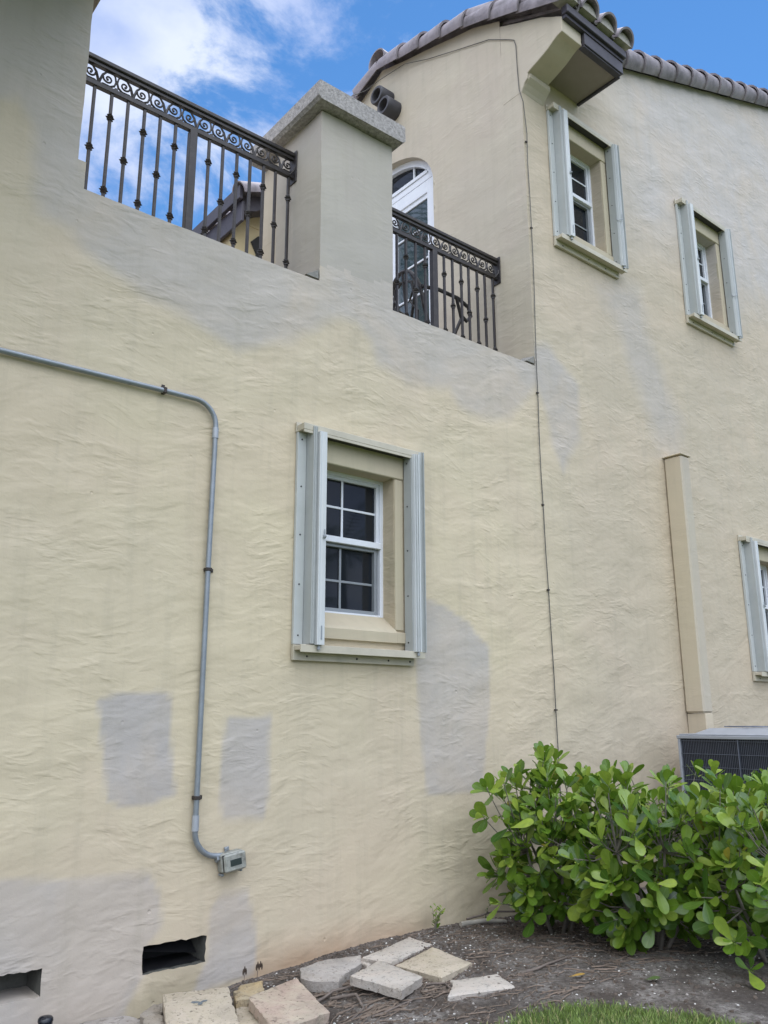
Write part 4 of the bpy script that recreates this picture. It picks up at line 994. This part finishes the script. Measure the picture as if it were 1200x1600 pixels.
paver([(3.267,-1.118,.045), (3.42,-.995,.045), (3.456,-.954,.045), (3.462,-.93,.045), (3.754,-1.02,.045), (3.661,-1.241,.045)], .028, S_pale, 'thin pale tile with a concave broken corner, lying alone near the lawn', 7)
paver([(2.483,-.287,.03), (2.559,-.225,.035), (2.688,-.259,.04), (2.619,-.4,.04), (2.497,-.476,.04), (2.398,-.465,.04)], .06, stone_mat('rust_stone', (.45, .33, .17), (.42, .35, .24)), 'rust-stained rubble lump between the tan and the pinkish paver', 8, rough=.012, cat='stone')
paver([(2.427,-.424,.0), (2.513,-.405,.0), (2.456,-.67,.0), (2.382,-.791,.0), (2.26,-.70,.0)], .05, S_tan, 'small paver piece lying under the pinkish paver', 9, rough=.006)
paver([(1.972,-.268,.02), (2.09,-.179,.02), (2.134,-.19,.02), (2.006,-.494,.02), (1.965,-.526,.02), (1.93,-.41,.02)], .05, stone_mat('brown_stone', (.33, .28, .22), (.37, .33, .28)), 'brownish wedge of stone left of the large tan paver', 10, rough=.008, cat='stone')
paver([(1.70,-.02,-.045), (1.80,-.015,-.04), (1.90,-.03,-.035), (2.0,-.08,-.03), (2.067,-.275,-.04), (1.96,-.36,-.05), (1.739,-.162,-.06)], .05, S_grey, 'flat grey rubble slab at the wall foot near the bottom left', 11, rough=.014, cat='stone')
paver([(3.343,-.243,.03), (3.41,-.235,.035), (3.43,-.33,.03), (3.317,-.385,.03)], .03, S_pale, 'small pale corner piece wedged beside the broken grey slab', 12)
def crumbs():
    # soil and bark pushed up against the stones and the wall foot
    r = random.Random(77); v = []; f = []
    spots = [(p.x+d.x*r.uniform(-.004, .03), p.y+d.y*r.uniform(-.004, .03)) for p, d in OUTL for _ in range(5)]
    spots += [(r.uniform(1.6, 5.4), -abs(r.gauss(0, .035))-.004) for _ in range(1500)]
    for x, y in spots:
        z = gh(x, y); s = r.uniform(.003, .012); n = 5; a0 = r.uniform(0, 6.28); b = len(v); h = s*r.uniform(.3, 1.0)
        for lv_, q in ((0, 1), (1, .6)):
            for k in range(n):
                a = a0+k*6.283/n; rr = s*q*r.uniform(.7, 1.3); v.append((x+rr*math.cos(a), y+rr*math.sin(a), z-.003+lv_*h))
        for k in range(n): f.append((b+k, b+(k+1) % n, b+n+(k+1) % n, b+n+k))
        f.append(tuple(b+n+k for k in range(n)))
    o = mkobj('soil_crumbs', v, f, simple('crumb_mat', (.12, .098, .082), .95, 0, .45, 60)); tag(o, 'soil crumbs and bark heaped along the stones and the wall foot', 'soil', kind='stuff')
crumbs()
# paint mark on the tan paver (a real stain)
mk = MB(); c0 = Vector((2.20, -.47, .0735)); pts = []
r_ = random.Random(4)
for i in range(18):
    a = i*6.283/18; rr = .05*(.6+.4*math.sin(3*a+1))*r_.uniform(.7, 1.1); x_, y_ = c0.x+rr*1.1*math.cos(a), c0.y+rr*.7*math.sin(a)
    # plane of the paver top
    pts.append((x_, y_, 0))
A_, B_, C_ = Vector((2.085,-.278,.09)), Vector((2.405,-.383,.09)), Vector((1.929,-.684,.03)); nn = (B_-A_).cross(C_-A_).normalized()
pts = [(x, y, A_.z-((x-A_.x)*nn.x+(y-A_.y)*nn.y)/nn.z+.0015) for x, y, _ in pts]
pv = bpy.data.objects['paver']; mk.add(pts, [tuple(range(18))]); mk.build('paint_mark', simple('paint_mark', (.13, .15, .16), .7, 0, .2, 60), pv)

# ------------------------------------------------------------------ hedge shrubs: obovate leaves in rosettes
def leaf_mat():
    m, t, b = mat('clusia_leaf'); g = attr(t, 'tone')
    c = mixc(t, rng(t, g, 0, .5), (.035, .085, .012), (.13, .225, .02)); c = mixc(t, rng(t, g, .5, .93), c, (.34, .43, .065)); c = mixc(t, rng(t, g, .975, .985), c, (.42, .32, .05))
    n = noise(t, 30, 3, .6); c = mixc(t, rng(t, n, .3, .8, 0, .35), c, (.02, .06, .015))
    # midrib
    ml = attr(t, 'rib'); c = mixc(t, rng(t, ml, .0, .10, .35, 0), c, (.20, .28, .09))
    b.inputs['Roughness'].default_value = .27; b.inputs['Specular IOR Level'].default_value = .5
    t.links.new(c, b.inputs['Base Color'])
    tr = N(t, 'ShaderNodeBsdfTranslucent'); cc_ = mixc(t, .55, c, (.22, .42, .04)); t.links.new(cc_, tr.inputs['Color'])
    ms = N(t, 'ShaderNodeMixShader'); ms.inputs[0].default_value = .22
    o = [n_ for n_ in t.nodes if n_.type == 'OUTPUT_MATERIAL'][0]
    t.links.new(b.outputs[0], ms.inputs[1]); t.links.new(tr.outputs[0], ms.inputs[2]); t.links.new(ms.outputs[0], o.inputs[0])
    bump(t, b, noise(t, 25, 3, .5), .5, .004)
    return m
M_leaf = leaf_mat(); M_stem = simple('shrub_stem', (.17, .15, .12), .75, 0, .25, 40, .002, 90)
PROF = [(0, .04), (.10, .07), (.28, .22), (.50, .42), (.70, .50), (.86, .44), (.96, .25), (1.0, .04)]
class Leaves:
    def __init__(s): s.v = []; s.f = []; s.t = []; s.r = []
    def add(s, base, d, nrm, L, W, tone, curl, fold):
        d = d.normalized(); side = d.cross(nrm).normalized(); nrm = side.cross(d).normalized(); b = len(s.v)
        for t_, w_ in PROF:
            p = base+d*(L*t_)+nrm*(curl*L*(t_*t_))
            for q in (-1, 0, 1):
                s.v.append(p+side*(q*w_*W)+nrm*(abs(q)*fold*w_*W)); s.t.append(tone); s.r.append(abs(q))
        k = len(PROF)
        for i in range(k-1):
            for q in (0, 1): a = b+i*3+q; s.f.append((a, a+1, a+4, a+3))
    def build(s, name, parent=None):
        o = mkobj(name, s.v, s.f, M_leaf, parent, smooth=True)
        for nm, a in (('tone', s.t), ('rib', s.r)):
            at = o.data.attributes.new(nm, 'FLOAT', 'POINT'); at.data.foreach_set('value', np.array(a, dtype=np.float32))
        return o
def shrub(cx, cy, label, seed, rx, ry, h, nros, extra=()):
    r = random.Random(seed); z0 = gh(cx, cy)
    t = empty('shrub', (cx, cy, z0), label, 'shrub', 'green leafy shrubs of the hedge')
    lv = Leaves(); stems = MB(); trunks = MB()
    mains = []
    for k in range(6):
        a = k*6.283/6+r.uniform(-.4, .4); top = Vector((cx+rx*.45*math.cos(a), cy+ry*.45*math.sin(a), z0+h*r.uniform(.45, .6)))
        b0 = Vector((cx+.06*math.cos(a), cy+.06*math.sin(a), z0-.03)); md = b0.lerp(top, .5)+Vector((r.uniform(-.04, .04), r.uniform(-.04, .04), -.03))
        pts = [b0, b0.lerp(md, .5)+Vector((r.uniform(-.05,.05), r.uniform(-.05,.05), 0)), md, md.lerp(top, .5)+Vector((r.uniform(-.02,.02), r.uniform(-.02,.02), 0)), top]
        trunks.tube(pts, [.015, .0135, .012, .010, .008], 7); mains.append(pts)
    ros = []
    for i in range(nros):
        # direction over the sphere, more on top and sides
        u = r.uniform(-.97, 1); a = r.uniform(0, 6.283); rr = math.sqrt(1-u*u); rad = r.uniform(.62, 1.02) if r.random() < .86 else r.uniform(.25, .65)
        lump = 1+.42*mnoise.noise((math.cos(a)*2.2+seed, math.sin(a)*2.2, u*2.2))
        zc = .50*h; zr = .52*h
        p = Vector((cx+rx*rr*math.cos(a)*rad*lump, cy+ry*rr*math.sin(a)*rad*lump, z0+zc+zr*u*rad*lump))
        if p.z < z0+.05 or p.y > -.07: continue
        ros.append((p, Vector((math.cos(a)*rr, math.sin(a)*rr, u*.6+.55)).normalized()))
    for i in range(15):   # young shoots standing above the crown
        a = r.uniform(0, 6.283); q = math.sqrt(r.random())*.95
        ros.append((Vector((cx+rx*q*math.cos(a), cy+ry*q*math.sin(a)*.9, z0+zc+zr*math.sqrt(max(.1, 1-q*q))*r.uniform(1.0, 1.16)+.01)), Vector((math.cos(a)*.3, math.sin(a)*.3, 1)).normalized()))
    ros = [q for q in ros if q[0].y < -.07]
    for e in extra: ros.append((Vector(e[:3]), Vector(e[3:]).normalized()))
    for p, ax in ros:
        mn = min((q for ps in mains for q in ps[2:]), key=lambda q: (q-p).length+max(0, q.z-p.z)*2)
        md = mn.lerp(p, .55)+Vector((0, 0, -.04*(p-mn).length*2)); stems.tube([mn, md, p], [.0055, .0042, .003], 5, cap=False)
        u = ax.orthogonal().normalized(); w_ = ax.cross(u); n = r.randint(5, 10); a0 = r.uniform(0, 6.28)
        depth = (p-Vector((cx, cy, p.z))).length/max(rx, ry)
        for k in range(n):
            ang = a0+k*2.399; tilt = R(r.uniform(28, 85)) if k > 1 else R(r.uniform(10, 35))
            d = ax*math.cos(tilt)+(u*math.cos(ang)+w_*math.sin(ang))*math.sin(tilt); d.z -= r.uniform(0, .28)*(1 if p.z < z0+.6*h else .3)
            off = ax*(-.012*k)
            L = r.uniform(.095, .170)*(0.68 if k < 2 else 1); nr = ax+Vector((r.uniform(-.35, .35), r.uniform(-.35, .35), r.uniform(0, .5)))
            if abs(d.normalized().dot(nr.normalized())) > .96: nr = u
            tone = min(.96, max(0, r.gauss(.46, .26)+(.22 if k < 2 else 0)+(p.z-z0-.55*h)*.12)); 
            if r.random() < .011: tone = 1.0
            lv.add(p+off, d, nr, L, L*r.uniform(.40, .52), tone, r.uniform(-.10, .16), r.uniform(.05, .30))
    trunks.build('trunk', M_stem, t, smooth=True); stems.build('twigs', M_stem, t, smooth=True); lv.build('foliage', t)
shrub(4.86, -.56, 'leafy green shrub nearest the wall, leftmost of the hedge, with one spray rising above it', 1, .58, .46, 1.03, 122,
      [(4.80, -.55, 1.20, -.3, -.1, .9), (4.72, -.60, 1.15, -.5, -.2, .6), (4.86, -.52, 1.12, .4, 0, .7), (4.98, -.5, 1.15, .4, 0, .9), (4.22, -.52, .98, -.7, 0, .6), (4.3, -.6, 1.02, -.4, -.2, .9), (4.20, -.5, .80, -.9, 0, .1)])
shrub(5.00, -1.20, 'leafy green shrub in the middle of the hedge, with a bare forked stem', 2, .66, .56, 1.0, 130)
shrub(5.28, -1.84, 'leafy green shrub at the right end of the hedge, cut by the right edge', 3, .70, .56, .96, 130,
      [(4.66, -2.02, .12, -.3, -.3, .2), (4.62, -1.95, .25, -.7, -.2, .3), (4.70, -1.8, .3, -.7, -.3, .1)])
shrub(5.95, -1.15, 'leafy green shrub of the back row just in front of the air conditioner', 4, .62, .7, .96, 95)

# a yellow leaf hanging in the hedge and one fallen leaf
def one_leaf(name, base, d, n, L, W, colr, label):
    lv = Leaves(); lv.add(Vector(base), Vector(d), Vector(n), L, W, .5, .05, .1)
    o = mkobj(name, lv.v, lv.f, simple(name+label[:6], colr, .5, 0, .15, 60), smooth=True); tag(o, label, 'leaf')
one_leaf('leaf', (3.985, -1.33, .055), (1, -.35, .02), (0, 0, 1), .10, .035, (.36, .22, .05), 'fallen orange-brown leaf on the soil in front of the hedge')
one_leaf('leaf', (4.27, -1.62, .05), (1, -.5, .05), (0, 0, 1), .09, .05, (.07, .11, .03), 'fallen dull green leaf on the soil under the hedge')

# ------------------------------------------------------------------ weeds
def weed(x, y, h, n, L, label, seed, name='weed', tone=.6, stem=None, zb=None):
    r = random.Random(seed); z0 = gh(x, y) if zb is None else zb; t = empty(name, (x, y, z0), label, 'plant')
    lv = Leaves(); st = MB()
    for k in range(n):
        a = r.uniform(0, 6.28); hh = h*r.uniform(.5, 1); lx, ly = math.cos(a)*hh*.4, -abs(math.sin(a))*hh*.35
        pts = [Vector((x, y, z0-.01)), Vector((x+lx*.4, y+ly*.4, z0+hh*.5)), Vector((x+lx, y+ly, z0+hh))]; st.tube(pts, [.002, .0018, .001], 5)
        for q in range(7):
            t_ = .25+.75*q/6; p = pts[0].lerp(pts[1], t_*2) if t_ < .5 else pts[1].lerp(pts[2], t_*2-1); an = q*2.4
            lv.add(p, Vector((math.cos(an), math.sin(an)*.8-.1, .5)), Vector((0, -.3, 1)), L*r.uniform(.6, 1.1), L*.42, min(.96, max(0, r.gauss(tone, .12))), .1, .15)
    st.build('stem', stem or M_stem, t); lv.build('leaves', t)
weed(4.12, -.10, .17, 9, .034, 'small green weed growing at the wall foot behind the pavers', 3)
weed(4.62, -.07, .14, 3, .020, 'thin dark weed stem against the wall behind the pale stick', 4, tone=.1)
weed(1.33, -.17, .13, 5, .075, 'yellow-green leafy plant at the bottom left corner', 5, tone=.90, zb=-.06)
# two dry seed heads
for i, (x, lab) in enumerate(((2.66, 'dry dark seed stalk behind the pinkish paver, left one of two'), (2.745, 'dry dark seed stalk behind the pinkish paver, right one of two'))):
    t = empty('dry_stalk', (x, -.10, gh(x, -.1)), lab, 'plant'); z = gh(x, -.1)
    mb = MB(); mb.tube([(x, -.10, z-.02), (x+.005, -.10, z+.06), (x+.008, -.10, z+.10)], .0018, 5); mb.build('stem', M_twig, t)
    mb = MB()
    for k in range(3+2*i): mb.lathe((x+.006+(k-1)*.009, -.10, z+.07+.012*(k % 2)), (0, 0, 1), [(.001, 0), (.0045, .010), (.005, .022), (.0015, .036)], 7)
    mb.build('seed_head', simple('seed_brown', (.05, .032, .02), .8), t)
# black ribbed cap of a low garden light
t = empty('garden_light', (1.56, -.14, -.09), 'low black ribbed cap on a stake in front of the wall, bottom left', 'garden light')
mb = MB(); mb.lathe((1.56, -.14, -.10), (0,0,1), [(.010, 0), (.010, .12)], 8); mb.build('stake', M_knob, t)
mb = MB(); mb.lathe((1.56, -.14, .012), (0,0,1), [(.024, 0), (.033, .006), (.034, .018), (.031, .021), (.036, .025), (.035, .036), (.028, .044), (.010, .048)], 16); edge_smooth(mb.build('cap', M_knob, t), 40)

# ------------------------------------------------------------------ palms in the garden behind the viewer (the panes mirror them)
def palm(x, y, h, seed, label, crown=2.6):
    r = random.Random(seed); t = empty('palm_tree', (x, y, 0), label, 'palm tree', 'palms mirrored in the window panes')
    mb = MB(); lean = (r.uniform(-.5, .5), r.uniform(-.5, .5)); pts = [(x+lean[0]*(k/8)**2, y+lean[1]*(k/8)**2, -.2+(h+.2)*k/8) for k in range(9)]
    mb.tube(pts, [.17-.05*k/8 for k in range(9)], 10); mb.build('trunk', simple('palm_trunk', (.2, .17, .14), .9, 0, .25, 15), t, smooth=True)
    top = Vector(pts[-1]); v = []; f = []
    for k in range(22):
        a = k*2.399; el = R(r.uniform(-25, 70)); L = crown*r.uniform(.85, 1.1); d = Vector((math.cos(a), math.sin(a), 0)); p = top.copy(); prev = []
        steps = 22
        for q in range(steps):
            e = el-R(95)*(q/steps)**1.3; dr = d*math.cos(e)+Vector((0,0,1))*math.sin(e); p = p+dr*(L/steps); sd = Vector((-d.y, d.x, 0)); ll = .55*math.sin(math.pi*min(1, (q+2)/(steps+1)))+.08
            for s in (-1, 1):
                tip = p+(sd*s*.8+dr*.5+Vector((0,0,-.35)))*ll; b = len(v); v += [p, p+dr*.045, tip]; f.append((b, b+1, b+2))
            b = len(v); v += [p-dr*(L/steps)-sd*.012, p-dr*(L/steps)+sd*.012, p+sd*.01, p-sd*.01]; f.append((b, b+1, b+2, b+3))
    mkobj('crown', v, f, simple('palm_frond', (.05, .085, .025), .5, 0, .3, 4), t)
palm(15.2, -15.5, 6.4, 1, 'tall palm tree mirrored in the upper panes of the lower window')
palm(11.5, -14.0, 3.6, 2, 'shorter palm tree mirrored in the lower panes of the lower window')
palm(-1.6, 9.8, 12.6, 3, 'palm tree behind the left end of the house, mirrored in the arched door', 3.4)
palm(-3.6, 12.5, 15.5, 4, 'palm tree furthest left, mirrored in the arched door', 3.2)
